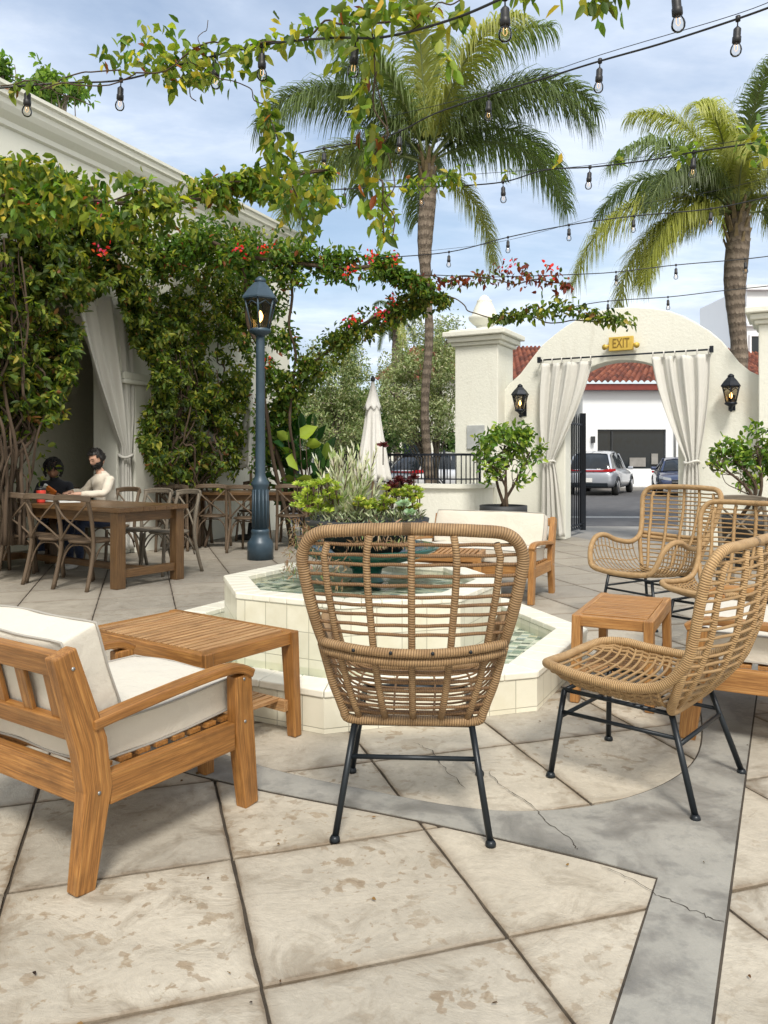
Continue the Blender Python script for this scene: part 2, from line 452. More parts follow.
def crack(t, q, sc, w, mk):
    nz = t.n('ShaderNodeTexNoise'); t.l(q, nz.inputs['Vector']); nz.inputs['Scale'].default_value = 3.5; nz.inputs['Detail'].default_value = 6
    mx = t.n('ShaderNodeMix', data_type='RGBA'); mx.blend_type = 'ADD'; mx.inputs[0].default_value = .35; t.l(q, mx.inputs[6]); t.l(nz.outputs['Color'], mx.inputs[7])
    v = t.n('ShaderNodeTexVoronoi'); v.feature = 'DISTANCE_TO_EDGE'; v.inputs['Scale'].default_value = sc; t.l(mx.outputs[2], v.inputs['Vector'])
    return t.math('MULTIPLY', t.math('LESS_THAN', v.outputs['Distance'], w), t.ramp(t.noise(q, .9, 2, .5), [(mk[0], 0.0), (mk[1], .8)]))
def m_paving():
    t = NT('stamped_concrete'); p = t.pos()
    a = t.attr('slab'); sl = t.n('ShaderNodeSeparateColor'); t.l(a.outputs['Color'], sl.inputs[0])
    # every slab reads the noise at its own offset
    add = t.n('ShaderNodeVectorMath', operation='ADD'); t.l(p, add.inputs[0]); sc = t.n('ShaderNodeVectorMath', operation='SCALE'); t.l(a.outputs['Color'], sc.inputs[0]); sc.inputs['Scale'].default_value = 37
    t.l(sc.outputs[0], add.inputs[1]); q = add.outputs[0]
    big = t.noise(q, 1.6, 6, .62, .4); mid = t.noise(q, 5.5, 7, .68, .8); fine = t.noise(q, 38, 6, .75)
    slate = t.noise(t.map(q, (1.4, 2.2, 1), (0, 0, .3)), 2.2, 8, .62, .9)
    c = t.ramp(big, [(.26, (.39, .36, .30)), (.5, (.56, .515, .43)), (.72, (.68, .63, .53))])
    c = t.mix(t.ramp(slate, [(.44, .0), (.50, .14), (.508, .20), (.513, .0), (.64, 0.0), (.66, .14), (.665, 0.0)]), c, (.30, .265, .21))
    # leaf-brown water stains, sparse
    st = t.noise(q, 12, 4, .6, .3); stm = t.noise(q, 1.1, 2, .5)
    k = t.math('MULTIPLY', t.ramp(st, [(.595, 0.0), (.61, .75), (.63, 1.0)]), t.ramp(stm, [(.50, 0.0), (.60, .95)]))
    c = t.mix(t.math('MULTIPLY', k, t.ramp(fine, [(.3, .35), (.6, .95)])), c, (.31, .225, .13))
    st2 = t.ramp(t.noise(q, 24, 3, .5, .3), [(.60, 0.0), (.64, .7)])
    c = t.mix(t.math('MULTIPLY', st2, t.ramp(stm, [(.42, 0.0), (.6, 1.0)])), c, (.28, .20, .12))
    c = t.mix(t.ramp(mid, [(.34, .65), (.48, 0.0)]), c, (.27, .225, .165))
    c = t.mix(t.math('MULTIPLY', fine, .7), c, (.26, .235, .19))
    # dirt gathered along the joints
    def edge(ax, off, pitch):
        d = t.n('ShaderNodeVectorMath', operation='DOT_PRODUCT'); t.l(p, d.inputs[0]); d.inputs[1].default_value = ax
        f = t.math('FRACT', t.math('DIVIDE', t.math('SUBTRACT', d.outputs['Value'], off), pitch)); return t.math('MULTIPLY', t.math('MINIMUM', f, t.math('SUBTRACT', 1.0, f)), pitch)
    ed = t.math('MINIMUM', edge((.95394, .29998, 0), .27, .645), edge((-.29998, .95394, 0), 2.445, .618))
    ed = t.math('ADD', ed, t.math('MULTIPLY', t.math('SUBTRACT', mid, .5), .05))
    c = t.mix(t.ramp(ed, [(.004, .75), (.016, .28), (.05, 0.0)]), c, (.17, .125, .08))
    # slab tone, greyer and darker further into the court
    c = t.mix(1.0, c, t.ramp(sl.outputs[0], [(0, (.80, .80, .80)), (1, (1.06, 1.04, 1.0))]), 'MULTIPLY')
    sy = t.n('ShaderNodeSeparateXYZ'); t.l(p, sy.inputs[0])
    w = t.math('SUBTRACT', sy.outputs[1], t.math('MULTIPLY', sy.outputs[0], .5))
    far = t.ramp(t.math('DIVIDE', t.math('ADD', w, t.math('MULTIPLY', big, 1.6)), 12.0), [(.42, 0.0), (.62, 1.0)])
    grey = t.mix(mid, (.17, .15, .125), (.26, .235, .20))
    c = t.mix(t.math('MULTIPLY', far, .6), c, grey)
    t.col(c).rough(t.ramp(mid, [(.3, .5), (.6, .78)]))
    h = t.math('ADD', t.math('MULTIPLY', slate, .6), t.math('ADD', t.math('MULTIPLY', mid, .8), t.math('MULTIPLY', fine, .15)))
    t.bump(h, .9, .014)
    return t.m
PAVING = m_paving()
def m_band():
    t = NT('grey_band_concrete'); p = t.pos()
    b = t.noise(p, 3.2, 6, .62, .5); m = t.noise(p, 14, 6, .7); f = t.noise(p, 120, 4, .7)
    c = t.ramp(b, [(.32, (.125, .12, .105)), (.46, (.235, .225, .20)), (.52, (.31, .30, .265)), (.75, (.40, .385, .34))])
    c = t.mix(t.ramp(m, [(.3, .5), (.5, 0.0)]), c, (.12, .12, .115)); c = t.mix(t.math('MULTIPLY', f, .3), c, (.16, .16, .15))
    t.col(c).rough(t.ramp(b, [(.35, .35), (.55, .75)])).bump(t.math('ADD', m, f), .3, .006)
    return t.m
BAND = m_band()
GROUT = m_plain('joint_dirt', (.055, .044, .032), .95, 0, .8, 90, .4, 9)
def m_rooftile():
    t = NT('roof_tile'); g = t.attr().outputs['Vector']; n = t.noise(g, 3, 4, .6); w = t.n('ShaderNodeTexWhiteNoise')
    s = t.n('ShaderNodeVectorMath', operation='FLOOR'); t.l(t.map(g, (3.6, 2.6, 1)), s.inputs[0]); t.l(s.outputs[0], w.inputs['Vector'])
    t.col(t.ramp(w.outputs['Value'], [(0, (.075, .022, .013)), (.5, (.15, .042, .023)), (1, (.24, .08, .042))])).rough(.8).bump(n, .3, .02)
    return t.m
ROOFTILE = m_rooftile()
def m_trunk():
    t = NT('palm_bark'); g = t.attr().outputs['Vector']; sx = t.n('ShaderNodeSeparateXYZ'); t.l(g, sx.inputs[0])
    n = t.noise(t.map(g, (2, 6, 1)), 4, 5, .6); w = t.math('SINE', t.math('ADD', t.math('MULTIPLY', sx.outputs[0], 38), t.math('MULTIPLY', n, 5)))
    c = t.mix(t.ramp(n, [(.3, 0.0), (.7, 1.0)]), (.10, .075, .055), (.24, .195, .15))
    c = t.mix(t.ramp(w, [(.75, 0.0), (1, .6)]), c, (.06, .045, .035))
    t.col(c).rough(.9).bump(t.math('ADD', w, n), .5, .03); return t.m
PALM_BARK = m_trunk()
# ------------------------------------------------------------------ ground
A1 = Vector((.954, .30, 0)).normalized(); A2 = Vector((-A1.y, A1.x, 0))
W = Vector((.88, -.475, 0)).normalized(); WN = Vector((W.y, -W.x, 0))      # gate wall runs along W, faces WN (towards us)
GP = Vector((2.52, 12.2, 0))
def gw(t, z, d=0.0): return Vector((GP.x+W.x*t+WN.x*d, GP.y+W.y*t+WN.y*d, z))
def gate_t(px):                                       # where a column of the view meets the gate wall
    k = (px-CX)/F; return (k*GP.y-GP.x)/(W.x-k*W.y)
B = Vector((.42, .91, 0)).normalized(); BN = Vector((B.y, -B.x, 0))         # left building runs along B, faces BN
BP = Vector((-3.16, 11.0, 0))
def bw(t, z, d=0.0): return Vector((BP.x+B.x*t+BN.x*d, BP.y+B.y*t+BN.y*d, z))
def on_bwall(px, py, off=0.0):
    k = (px-CX)/F; P0 = BP+BN*off
    t = (k*P0.y-P0.x)/(B.x-k*B.y); Y = P0.y+B.y*t
    return Vector((k*Y, Y, CH+(HY-py)/F*Y))

s = 400
struct(MB().sheet([(-s, -s), (s, -s), (s, s), (-s, s)], -.16).build('ground', m_plain('town_ground', (.16, .155, .145), .95, 0, .3, 3, .2, .4)))
struct(MB().sheet([(-14, -3), (14, -3), (14, 13.9), (-14, 13.9)], -.012).build('slab_joints', GROUT))
mb = MB(); cols = []
for i in range(-24, 24):
    for j in range(-8, 24):
        u0, v0 = .27+.645*i, 2.445+.618*j
        c = A1*(u0+.32)+A2*(v0+.31)
        if c.y < -1.5 or (c-GP).dot(WN) < -.6 or abs(c.x) > 9 or (c-BP).dot(BN) < -3.5: continue
        u1, v1 = u0+.645, v0+.618; e = .0048
        P = []
        jt = lambda: random.uniform(-.002, .002)
        corners = [(u0+e, v0+e), (u1-e, v0+e), (u1-e, v1-e), (u0+e, v1-e)]
        for k in range(4):                                     # slightly ragged slab edges
            a, b = corners[k], corners[(k+1) % 4]
            for m in range(9):
                f = m/9; P.append((lerp(a[0], b[0], f)+jt(), lerp(a[1], b[1], f)+jt()))
        n = len(P); dz = random.uniform(-.0012, .0012)
        cen = (sum(p[0] for p in P)/n, sum(p[1] for p in P)/n)
        top = [A1*a+A2*b+V(0, 0, dz-.0025) for a, b in P]
        inn = [A1*(cen[0]+(a-cen[0])*.978)+A2*(cen[1]+(b-cen[1])*.978)+V(0, 0, dz) for a, b in P]
        low = [A1*a+A2*b+V(0, 0, -.016) for a, b in P]
        fs = [tuple(range(n))]+[(n+k, n+(k+1) % n, (k+1) % n, k) for k in range(n)]+[(2*n+k, 2*n+(k+1) % n, n+(k+1) % n, n+k) for k in range(n)]
        mb.add(inn+top+low, fs); r = (random.random(), random.random(), random.random()); cols += [r]*(3*n)
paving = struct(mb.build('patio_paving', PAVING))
ca = paving.data.attributes.new('slab', 'FLOAT_COLOR', 'POINT')
ca.data.foreach_set('color', np.array([(*c, 1) for c in cols], np.float32).ravel())

# the grey band: a run in front of the fountain that joins a straight strip coming towards us
inner = catmull([(-2.3, 5.4, 0), (-1.95, 4.5, 0), (-1.25, 3.72, 0), (-.53, 3.15, 0), (0, 2.875, 0), (.30, 2.755, 0), (.53, 2.73, 0), (.80, 2.79, 0), (1.08, 2.96, 0), (1.31, 3.22, 0), (1.50, 3.62, 0), (1.66, 4.1, 0), (1.78, 4.7, 0)], 5)
outer = catmull([(-2.55, 5.3, 0), (-2.15, 4.3, 0), (-1.42, 3.5, 0), (-.73, 3.04, 0), (0, 2.715, 0), (.19, 2.63, 0), (.60, 2.425, 0), (.818, 2.295, 0)], 5)
sd = Vector((.465, .885, 0)).normalized()
strip_l = [outer[-1]-sd*k for k in (.3, .65, 1.4, 3)]
strip_r = [Vector((.991, 2.21, 0))+sd*k for k in (-3, -1.4, -.3, 0, 1.0, 1.7, 2.9, 3.6)]
ring = [p for p in inner]+list(reversed(strip_r))+list(reversed(strip_l))+list(reversed(outer))
def flat_poly(pts, z, name, mat, grow=0.0):
    pp = [(p.x, p.y) for p in pts]; n = len(pp)
    if grow:
        area = sum(pp[i][0]*pp[(i+1) % n][1]-pp[(i+1) % n][0]*pp[i][1] for i in range(n)); sg = 1 if area > 0 else -1
        q = []
        for i in range(n):
            a = Vector(pp[i-1]); b = Vector(pp[i]); c = Vector(pp[(i+1) % n])
            d1 = (b-a).normalized(); d2 = (c-b).normalized()
            nn = Vector((d1.y+d2.y, -d1.x-d2.x)); nn = nn.normalized() if nn.length > .05 else Vector((d1.y, -d1.x))
            q.append((b.x+nn.x*grow*sg, b.y+nn.y*grow*sg))
        pp = q
    m = MB(); m.prism(pp, lambda a, b, d: Vector((a, b, d)), z, z-.012)
    return m.build(name, mat)
struct(flat_poly(ring, .0015, 'band_joint', GROUT, .007))
struct(flat_poly(ring, .0045, 'band_path', BAND))

# cracks running through the band and the slabs beside it
def crack_line(pxs):
    P = [gnd(*p) for p in pxs]; Q = []
    for a, b in zip(P, P[1:]):
        for k in range(7): Q.append(lerp(a, b, k/7)+V(random.gauss(0, .0045), random.gauss(0, .0045), 0))
    Q.append(P[-1]); m = MB(); vs = []
    for i, q in enumerate(Q):
        w = random.uniform(.0007, .0022)*(1 if 0 < i < len(Q)-1 else .2); d = (Q[min(i+1, len(Q)-1)]-Q[max(0, i-1)]).normalized(); n = V(-d.y, d.x, 0)
        vs += [q+n*w+V(0, 0, .0062), q-n*w+V(0, 0, .0062)]
    m.add(vs, [(2*i, 2*i+1, 2*i+3, 2*i+2) for i in range(len(Q)-1)]); struct(m.build('paving_crack', GROUT))
crack_line([(488, 772), (505, 790), (531, 806), (548, 824), (572, 842), (577, 852)])
crack_line([(604, 868), (640, 886), (668, 902), (700, 915), (724, 925)])
crack_line([(414, 744), (432, 752), (447, 772), (466, 790)])
# street beyond the gate
sx_ = lambda x: -.05*x
def strip(y0, y1, z, name, mat, x0=-60, x1=60, dy=0.0):
    return struct(MB().add([(x0, y0+sx_(x0), z), (x1, y0+sx_(x1), z), (x1, y1+sx_(x1), z), (x0, y1+sx_(x0), z)], [(0, 1, 2, 3)]).build(name, mat))
m = MB()
g0, g1 = gw(-3.3, 0, -.17), gw(14, 0, -.17)
m.add([(-40, 13.9, -.006), (g0.x, g0.y, -.006), (g1.x, g1.y, -.006), (40, 2, -.006), (40, 14.6+sx_(40), -.006), (-40, 14.6+sx_(-40), -.006)], [(1, 2, 3, 4, 5, 0)])
struct(m.build('sidewalk', CONC))
m = MB(); m.beam((-60, 14.66+3, -.07), (60, 14.66-3, -.07), .14, .14); struct(m.build('kerb', CONC, bevel=.02))
strip(14.5, 35.3, -.13, 'road', ASPHALT)
m = MB()
for y, w in ((18.6, .12), (18.9, .12)):
    m.add([(-60, y+3, -.126), (60, y-3, -.126), (60, y-3+w, -.126), (-60, y+3+w, -.126)], [(0, 1, 2, 3)])
struct(m.build('road_marking', PAINT_W))
strip(35.3, 70, -.004, 'far_sidewalk', CONC)
m = MB(); m.beam((-60, 35.3+3, -.07), (60, 35.3-3, -.07), .16, .14); struct(m.build('far_kerb', CONC, bevel=.02))

# ------------------------------------------------------------------ left building
lb = thing('courtyard_building', 'long cream stucco building with moulded cornice and a curtained arch, behind the dining table', 'building', bw(0, 0))
tc, ra, zs = -1.9, 1.0, 2.33
poly = [(-12, 0), (-12, 5.02), (3.42, 5.02), (3.42, 0), (tc+ra, 0), (tc+ra, zs)]
poly += [(tc+ra*math.cos(a), zs+ra*math.sin(a)) for a in [PI*k/20 for k in range(1, 20)]]+[(tc-ra, zs), (tc-ra, 0)]
m = MB(); m.prism(poly, lambda a, b, d: bw(a, b, d), 0, -.42); m.build('wall', STUCCO_L, lb, world=True, bevel=.012)
m = MB(); prof = [(0, 4.98), (.03, 5.0), (.03, 5.06), (.06, 5.09), (.10, 5.13), (.13, 5.19), (.13, 5.25), (.17, 5.27), (.17, 5.34), (.20, 5.36), (.20, 5.40), (-.45, 5.42), (-.45, 5.025), (0, 5.025)]
m.prism([(a, b) for a, b in prof], lambda a, b, d: bw(d, b, a+.003), -12, 3.72); m.build('cornice', STUCCO_L, lb, world=True)
m = MB(); m.prism([(0, 0), (9, 0), (9, 5.0), (0, 5.0)], lambda a, b, d: bw(3.41+d, b, -.43-a), 0, -.4); m.build('end_wall', STUCCO_L, lb, world=True)
m = MB(); m.prism([(-11.9, .43), (3.0, .43), (3.0, 9), (-11.9, 9)], lambda a, b, d: bw(a, d, -b), 4.7, 4.9); m.build('flat_roof', STUCCO_L, lb, world=True)
m = MB()                                    # the alcove behind the arch
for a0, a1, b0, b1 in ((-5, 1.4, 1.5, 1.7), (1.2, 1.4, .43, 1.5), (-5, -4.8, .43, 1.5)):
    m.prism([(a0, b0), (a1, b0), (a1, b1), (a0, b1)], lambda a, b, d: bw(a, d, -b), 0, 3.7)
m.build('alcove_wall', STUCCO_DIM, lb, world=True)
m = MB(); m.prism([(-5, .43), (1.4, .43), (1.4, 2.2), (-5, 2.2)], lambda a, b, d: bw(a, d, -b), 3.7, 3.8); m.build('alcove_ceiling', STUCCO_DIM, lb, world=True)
m = MB()                                    # pilaster and impost on the right of the arch
m.prism([(-.66, .003), (.06, .003), (.06, .09), (-.66, .09)], lambda a, b, d: bw(a, d, b), 0, 2.26)
m.build('pilaster', STUCCO_L, lb, world=True, bevel=.01)
m = MB(); m.prism([(-.92, -.3), (.12, -.3), (.12, .15), (-.92, .15)], lambda a, b, d: bw(a, d, b), 2.262, 2.32)
m.prism([(-.90, -.3), (.09, -.3), (.09, .12), (-.90, .12)], lambda a, b, d: bw(a, d, b), 2.322, 2.42); m.build('impost', STUCCO_L, lb, world=True, bevel=.02)
m = MB(); pts = [(tc+ra*1.0*math.cos(a), zs+.1+ra*math.sin(a)) for a in [PI*k/24 for k in range(25)]]
out = [(tc+ra*1.16*math.cos(a), zs+.1+ra*1.16*math.sin(a)) for a in [PI*k/24 for k in range(25)]]
m.prism(pts+list(reversed(out)), lambda a, b, d: bw(a, b, d), .003, .06); m.build('arch_moulding', STUCCO_L, lb, world=True, bevel=.01)

def drape(name, label, pos, P, mat=CURTAIN, nf=7, rows=46, amp=.05, group=None, hem_wave=0.0, tie=None, cat='curtain'):
    """P(s,q)->(a,z) across s 0..1 and down q 0..1 ; pos(a,z,d)->Vector"""
    cols_ = nf*18; m = MB(); vs = []; gs = []
    for j in range(rows+1):
        q = j/rows
        for i in range(cols_+1):
            s_ = i/cols_; a, z = P(s_, q)
            wid = abs(P(1, q)[0]-P(0, q)[0])
            A = amp*(.35+.65*min(1, wid/.5))
            ph = s_*nf*2*PI+.5*math.sin(q*5+s_*4)
            d = A*math.sin(ph)+A*.5*math.sin(ph*.5+1+q*2)+A*.3*math.sin(ph*2.3+q*3)
            vs.append(pos(a, z, .12+d)); gs.append((s_, q, 0))
    w = cols_+1
    fs = [(j*w+i, j*w+i+1, (j+1)*w+i+1, (j+1)*w+i) for j in range(rows) for i in range(cols_)]
    m.add(vs, fs, gs, True)
    r = thing(name, label, cat, pos(P(.5, 1)[0], P(.5, 1)[1], .12), 0, group)
    m.build('cloth', mat, r, world=True, solid=.004)
    if tie:
        a, z, ww = tie; mm = MB()
        mm.tube([pos(a+math.cos(x)*ww/2, z+.02*math.sin(x*2), .12+math.sin(x)*(.075)) for x in [2*PI*k/16 for k in range(16)]], .018, 6, closed=True)
        mm.build('tieback', mat, r, world=True)
    return r
def hang(tl, tr, tie_c, tie_w, bl, br, ztop, ztie, zbot, sag=.5):
    def P(s_, q):
        z = ztop+(zbot-ztop)*q
        qt = (ztop-ztie)/(ztop-zbot)
        if q < qt:
            k = q/qt; k2 = k**1.15
            l = lerp(tl, tie_c-tie_w/2, k2); r_ = lerp(tr, tie_c+tie_w/2, k2)
            bulge = math.sin(k*PI)*.10
            z2 = z-(.12*k*(s_-.5)*sag)
            # cloth swings out on its long free edge
            return (lerp(l, r_, s_)+bulge*(s_-.5)*abs(tr-tl)*.8, z2)
        k = (q-qt)/(1-qt); k2 = k**.7
        return (lerp(lerp(tie_c-tie_w/2, bl, k2), lerp(tie_c+tie_w/2, br, k2), s_), z)
    return P
# arch curtain on the dining alcove: gathered from the arch crown to a tie at the pilaster
def tb(px, off=0.03):
    p = on_bwall(px, 400, off); return (p-BP).dot(B)
P = hang(tb(70), tb(128), tb(123), .16, tb(118), tb(130), 3.34, 1.30, .06, 1.6)
drape('curtain', 'off-white curtain tied back at the dining alcove arch, beside the seated man', lambda a, z, d: bw(a, z, -.04+d), P, nf=4, amp=.05, tie=(tb(123), 1.30, .2), group=None)

# ------------------------------------------------------------------ gate wall
gt = thing('gate_wall', 'cream stucco wall with bell-shaped top and wide arched street opening, EXIT sign on it', 'garden wall', gw(1.2, 0))
prof = [(497, 400), (508, 385), (520, 374), (532, 358), (542, 345), (555, 334), (566, 326), (581, 317), (597, 311), (615, 308), (634, 307), (653, 308), (670, 311), (684, 316), (697, 323), (710, 331), (722, 341), (731, 352), (739, 362), (750, 371), (763, 377), (775, 380)]
top = []
for px, py in prof:
    t = gate_t(px); p = gw(t, 0); top.append((t, CH+(HY-py)/F*p.y))
o0, o1, zs_, za = .36, 2.02, 2.2, 2.76
arch = [((o0+o1)/2+(o1-o0)/2*math.cos(a), zs_+(za-zs_)*math.sin(a)) for a in [PI*k/22 for k in range(23)]]
poly = [(top[0][0], 0)]+top+[(top[-1][0], 0), (o1, 0)]+arch+[(o0, 0)]
m = MB(); m.prism(poly, lambda a, b, d: gw(a, b, d), 0, -.34); m.build('wall', STUCCO, gt, world=True, bevel=.02)
for px, lab in ((1.62, 'square cream stucco pillar topped by an urn, left of the EXIT gate'), (0, 'square cream stucco pillar at the right end of the gate wall, cut by the photo edge')):
    c = Vector((1.66, 12.72, 0)) if px else gw(3.46, 0, -.1)
    rz = math.atan2(W.y, W.x); r = thing('gate_pillar', lab, 'pillar', c, rz)
    m = MB(); m.box((0, 0, 1.55), (.74, .74, 3.1)); m.build('shaft', STUCCO, r, bevel=.015)
    m = MB(); m.box((0, 0, 3.13), (.84, .84, .06)); m.box((0, 0, 3.2), (.94, .94, .08)); m.box((0, 0, 3.285), (1.06, 1.06, .085)); m.box((0, 0, 3.345), (.9, .9, .035)); m.build('cap', STUCCO, r, bevel=.015)
    if px:
        m = MB(); m.box((0, -.385, 1.62), (.30, .03, .38)); m.build('junction_box', m_plain('grey_box', (.42, .44, .44), .5), r, bevel=.006)
        u = MB(); u.lathe([(.22, 0), (.22, .03), (.14, .06), (.13, .09), (.19, .13), (.255, .20), (.265, .25), (.215, .265), (.20, .31), (.155, .42), (.12, .50), (.125, .52), (.09, .54), (.07, .58), (.03, .61), (0, .612)], (0, 0, 0), 24)
        uo = u.build('stone_urn', STUCCO); uo.location = (c.x, c.y, 3.364); tag(uo, 'cream lidded urn finial standing on the pillar left of the gate', 'urn')
# exit sign
sp = gw(gate_t(622), 3.0, .03); rz = math.atan2(W.y, W.x)
es = thing('exit_sign', 'gold EXIT sign with two small emergency lamp heads above the gate arch', 'sign', sp, rz)
m = MB(); m.box((0, -.03, 0), (.36, .06, .21)); m.build('sign_box', GOLD, es, bevel=.008)
fc = bpy.data.curves.new('lettering', 'FONT'); fc.body = 'EXIT'; fc.size = .2; fc.extrude = .003; fc.align_x = 'CENTER'; fc.align_y = 'CENTER'; fc.offset = .0005
fo = bpy.data.objects.new('lettering', fc); COL.objects.link(fo); fc.materials.append(GOLD_TXT); fo.parent = es; fo.location = (0, -.064, 0); fo.rotation_euler = (PI/2, 0, 0); fo.scale = (.62, 1, 1)
bpy.context.view_layer.update(); lm = bpy.data.meshes.new_from_object(fo.evaluated_get(bpy.context.evaluated_depsgraph_get())); bpy.data.objects.remove(fo)
fo = bpy.data.objects.new('lettering', lm); COL.objects.link(fo); fo.parent = es; fo.location = (0, -.064, 0); fo.rotation_euler = (PI/2, 0, 0); fo.scale = (.62, 1, 1)
for sx in (-1, 1):
    m = MB(); m.tube([(sx*.18, -.03, -.02), (sx*.225, -.05, -.03)], [.02, .02], 8); m.tube([(sx*.215, -.03, -.035), (sx*.235, -.09, -.045)], [.03, .045], 10); m.build('lamp_head', GOLD, es)
# curtain rod
rd = thing('curtain_rod', 'black iron rod above the gate opening, carrying both curtains', 'curtain rod', gw(1.2, 2.8, .12))
tr0, tr1, zr = gate_t(543), gate_t(711), 2.82
m = MB(); m.tube([gw(tr0-.02, zr, .12), gw(tr1+.02, zr, .12)], .013, 8); m.build('rod', IRON, rd, world=True)
for t in (tr0-.02, tr1+.02):
    m = MB(); m.tube([gw(t, zr, 0), gw(t, zr, .13)], .012, 6); m.box(gw(t, zr, .14), (.05, .05, .09), rz); m.build('bracket', IRON, rd, world=True)
def gt_at(px): return gate_t(px)
zc = zr-.06
P1 = hang(gt_at(544), gt_at(594), gt_at(551), .17, gt_at(543), gt_at(567), zc, 1.22, .06, -.6)
c1 = drape('curtain', 'cream curtain tied back at the left side of the gate opening', gw, P1, nf=4, amp=.042, tie=(gt_at(551), 1.22, .2))
P2 = hang(gt_at(653), gt_at(711), gt_at(693), .17, gt_at(680), gt_at(703), zc, 1.22, .06, .6)
c2 = drape('curtain', 'cream curtain tied back at the right side of the gate opening', gw, P2, nf=4, amp=.042, tie=(gt_at(693), 1.22, .2))
for c_, a, b in ((c1, 544, 594), (c2, 653, 711)):
    for k in range(6):
        t = lerp(gt_at(a)+.02, gt_at(b)-.02, k/5)
        m = MB(); m.tube([gw(t, zr+.018, .12), gw(t, zr, .14), gw(t, zr-.09, .13), gw(t, zr-.09, .11), gw(t, zr, .10)], .009, 5, closed=True); m.build('tab_loop', CURTAIN, c_, world=True)
# wall lanterns
def lantern(parent, c, sc=1.0, mat=IRON, six=6):
    """tapered lantern head, base at c"""
    c = Vector(c)
    m = MB(); m.lathe([(.02*sc, 0), (.05*sc, .03*sc), (.10*sc, .06*sc), (.10*sc, .085*sc)], c, 12); m.build('lantern_base', mat, parent)
    m = MB()
    for k in range(six):
        a = 2*PI*k/six+PI/six; b = 2*PI*(k+1)/six+PI/six
        p0 = c+V(math.cos(a)*.085*sc, math.sin(a)*.085*sc, .085*sc); p1 = c+V(math.cos(a)*.15*sc, math.sin(a)*.15*sc, .36*sc)
        q1 = c+V(math.cos(b)*.15*sc, math.sin(b)*.15*sc, .36*sc); q0 = c+V(math.cos(b)*.085*sc, math.sin(b)*.085*sc, .085*sc)
        m.tube([p0, p1], .009*sc, 5); m.tube([p1, q1], .012*sc, 5); m.tube([p0, q0], .01*sc, 5)
        mid = lerp(p1, q1, .5)                       # little scroll arches under the rim
        m.tube([lerp(p1, p0, .25), lerp(mid, lerp(p0, q0, .5), .08), lerp(q1, q0, .25)], .007*sc, 4)
    m.build('lantern_frame', mat, parent)
    m = MB()
    for k in range(six):
        a = 2*PI*k/six+PI/six; b = 2*PI*(k+1)/six+PI/six
        vs = [c+V(math.cos(x)*r*sc, math.sin(x)*r*sc, z*sc) for x, r, z in ((a, .083, .09), (b, .083, .09), (b, .146, .355), (a, .146, .355))]
        m.add(vs, [(0, 1, 2, 3)])
    m.build('glass', PANE, parent)
    m = MB(); m.lathe([(.175*sc, .36*sc), (.175*sc, .375*sc), (.12*sc, .45*sc), (.055*sc, .52*sc)], c, six, smooth=False, rot0=PI/six)
    m.lathe([(.05*sc, .52*sc), (.055*sc, .535*sc), (.045*sc, .555*sc), (.018*sc, .575*sc), (0, .58*sc)], c, 12); m.build('lantern_roof', mat, parent)
    m = MB(); m.lathe([(0, .15*sc), (.022*sc, .18*sc), (.026*sc, .215*sc), (.012*sc, .25*sc), (0, .262*sc)], c, 8); m.build('bulb', FLAME, parent)
for px, lab in ((524, 'black lit wall lantern on the gate wall, left of the gate curtains'), (732, 'black lit wall lantern on the gate wall, right of the gate curtains')):
    t = gate_t(px); p = gw(t, 1.98, .2); r = thing('wall_lantern', lab, 'wall lantern', p, rz, 'lanterns on the gate wall')
    lantern(r, (0, 0, 0), .82)
    m = MB(); m.tube([(0, 0, .01), (0, .03, -.05), (0, .12, -.03), (0, .195, .05)], .012, 6); m.lathe([(0, -.06), (.02, -.045), (.02, -.02), (0, 0)], (0, 0, 0), 8); m.box((0, .195, .08), (.09, .016, .22)); m.build('bracket', IRON, r)
# iron gate leaf, swung out to the street
a0, a1 = Vector((2.84, 12.22, 0)), Vector((3.41, 13.2, 0))
r = thing('iron_gate', 'black wrought iron gate leaf standing open behind the left curtain', 'gate', a0)
m = MB()
for z in (.10, .16, 1.05, 1.85): m.beam(a0+V(0, 0, z), a1+V(0, 0, z), .035, .03)
m.build('gate_rail', IRON, r, world=True)
m = MB(); m.beam(a1+V(0, 0, .05), a1+V(0, 0, 2.05), .09, .09, up=(1, 0, 0)); m.build('gate_post', IRON, r, world=True); m = MB(); m.beam(a0+V(0, 0, .05), a0+V(0, 0, 2.0), .05, .05, up=(1, 0, 0)); m.build('gate_post', IRON, r, world=True)
for k in range(1, 9):
    p = lerp(a0, a1, k/9); m = MB(); m.tube([p+V(0, 0, .1), p+V(0, 0, 1.95), p+V(0, 0, 2.02)], [.011, .011, .002], 6); m.build('gate_bar', IRON, r, world=True)
# low curved wall with a railing on it
arc = catmull([(-1.0, 13.0, 0), (-.5, 12.35, 0), (.1, 11.75, 0), (.7, 11.35, 0), (1.2, 11.25, 0), (1.5, 11.6, 0), (1.6, 12.4, 0)], 6)
r = thing('planter_wall', 'low curved cream wall carrying a black railing, left of the urn pillar', 'low wall', arc[12])
m = MB(); m.ribbon([p+V(0, 0, .42) for p in arc], .84, .26, side=(0, 0, 1)); m.build('wall', STUCCO, r, world=True)
m = MB(); m.ribbon([p+V(0, 0, .87) for p in arc], .06, .36, side=(0, 0, 1)); m.build('coping', STUCCO, r, world=True)
r = thing('railing', 'black iron railing on top of the low curved wall', 'railing', arc[12]+V(0, 0, .9))
m = MB(); m.ribbon([p+V(0, 0, 1.33) for p in arc[2:-8]], .035, .04, side=(0, 0, 1)); m.ribbon([p+V(0, 0, .97) for p in arc[2:-8]], .02, .03, side=(0, 0, 1)); m.build('top_rail', IRON, r, world=True)
rp = arc[2:-8]; acc = 0
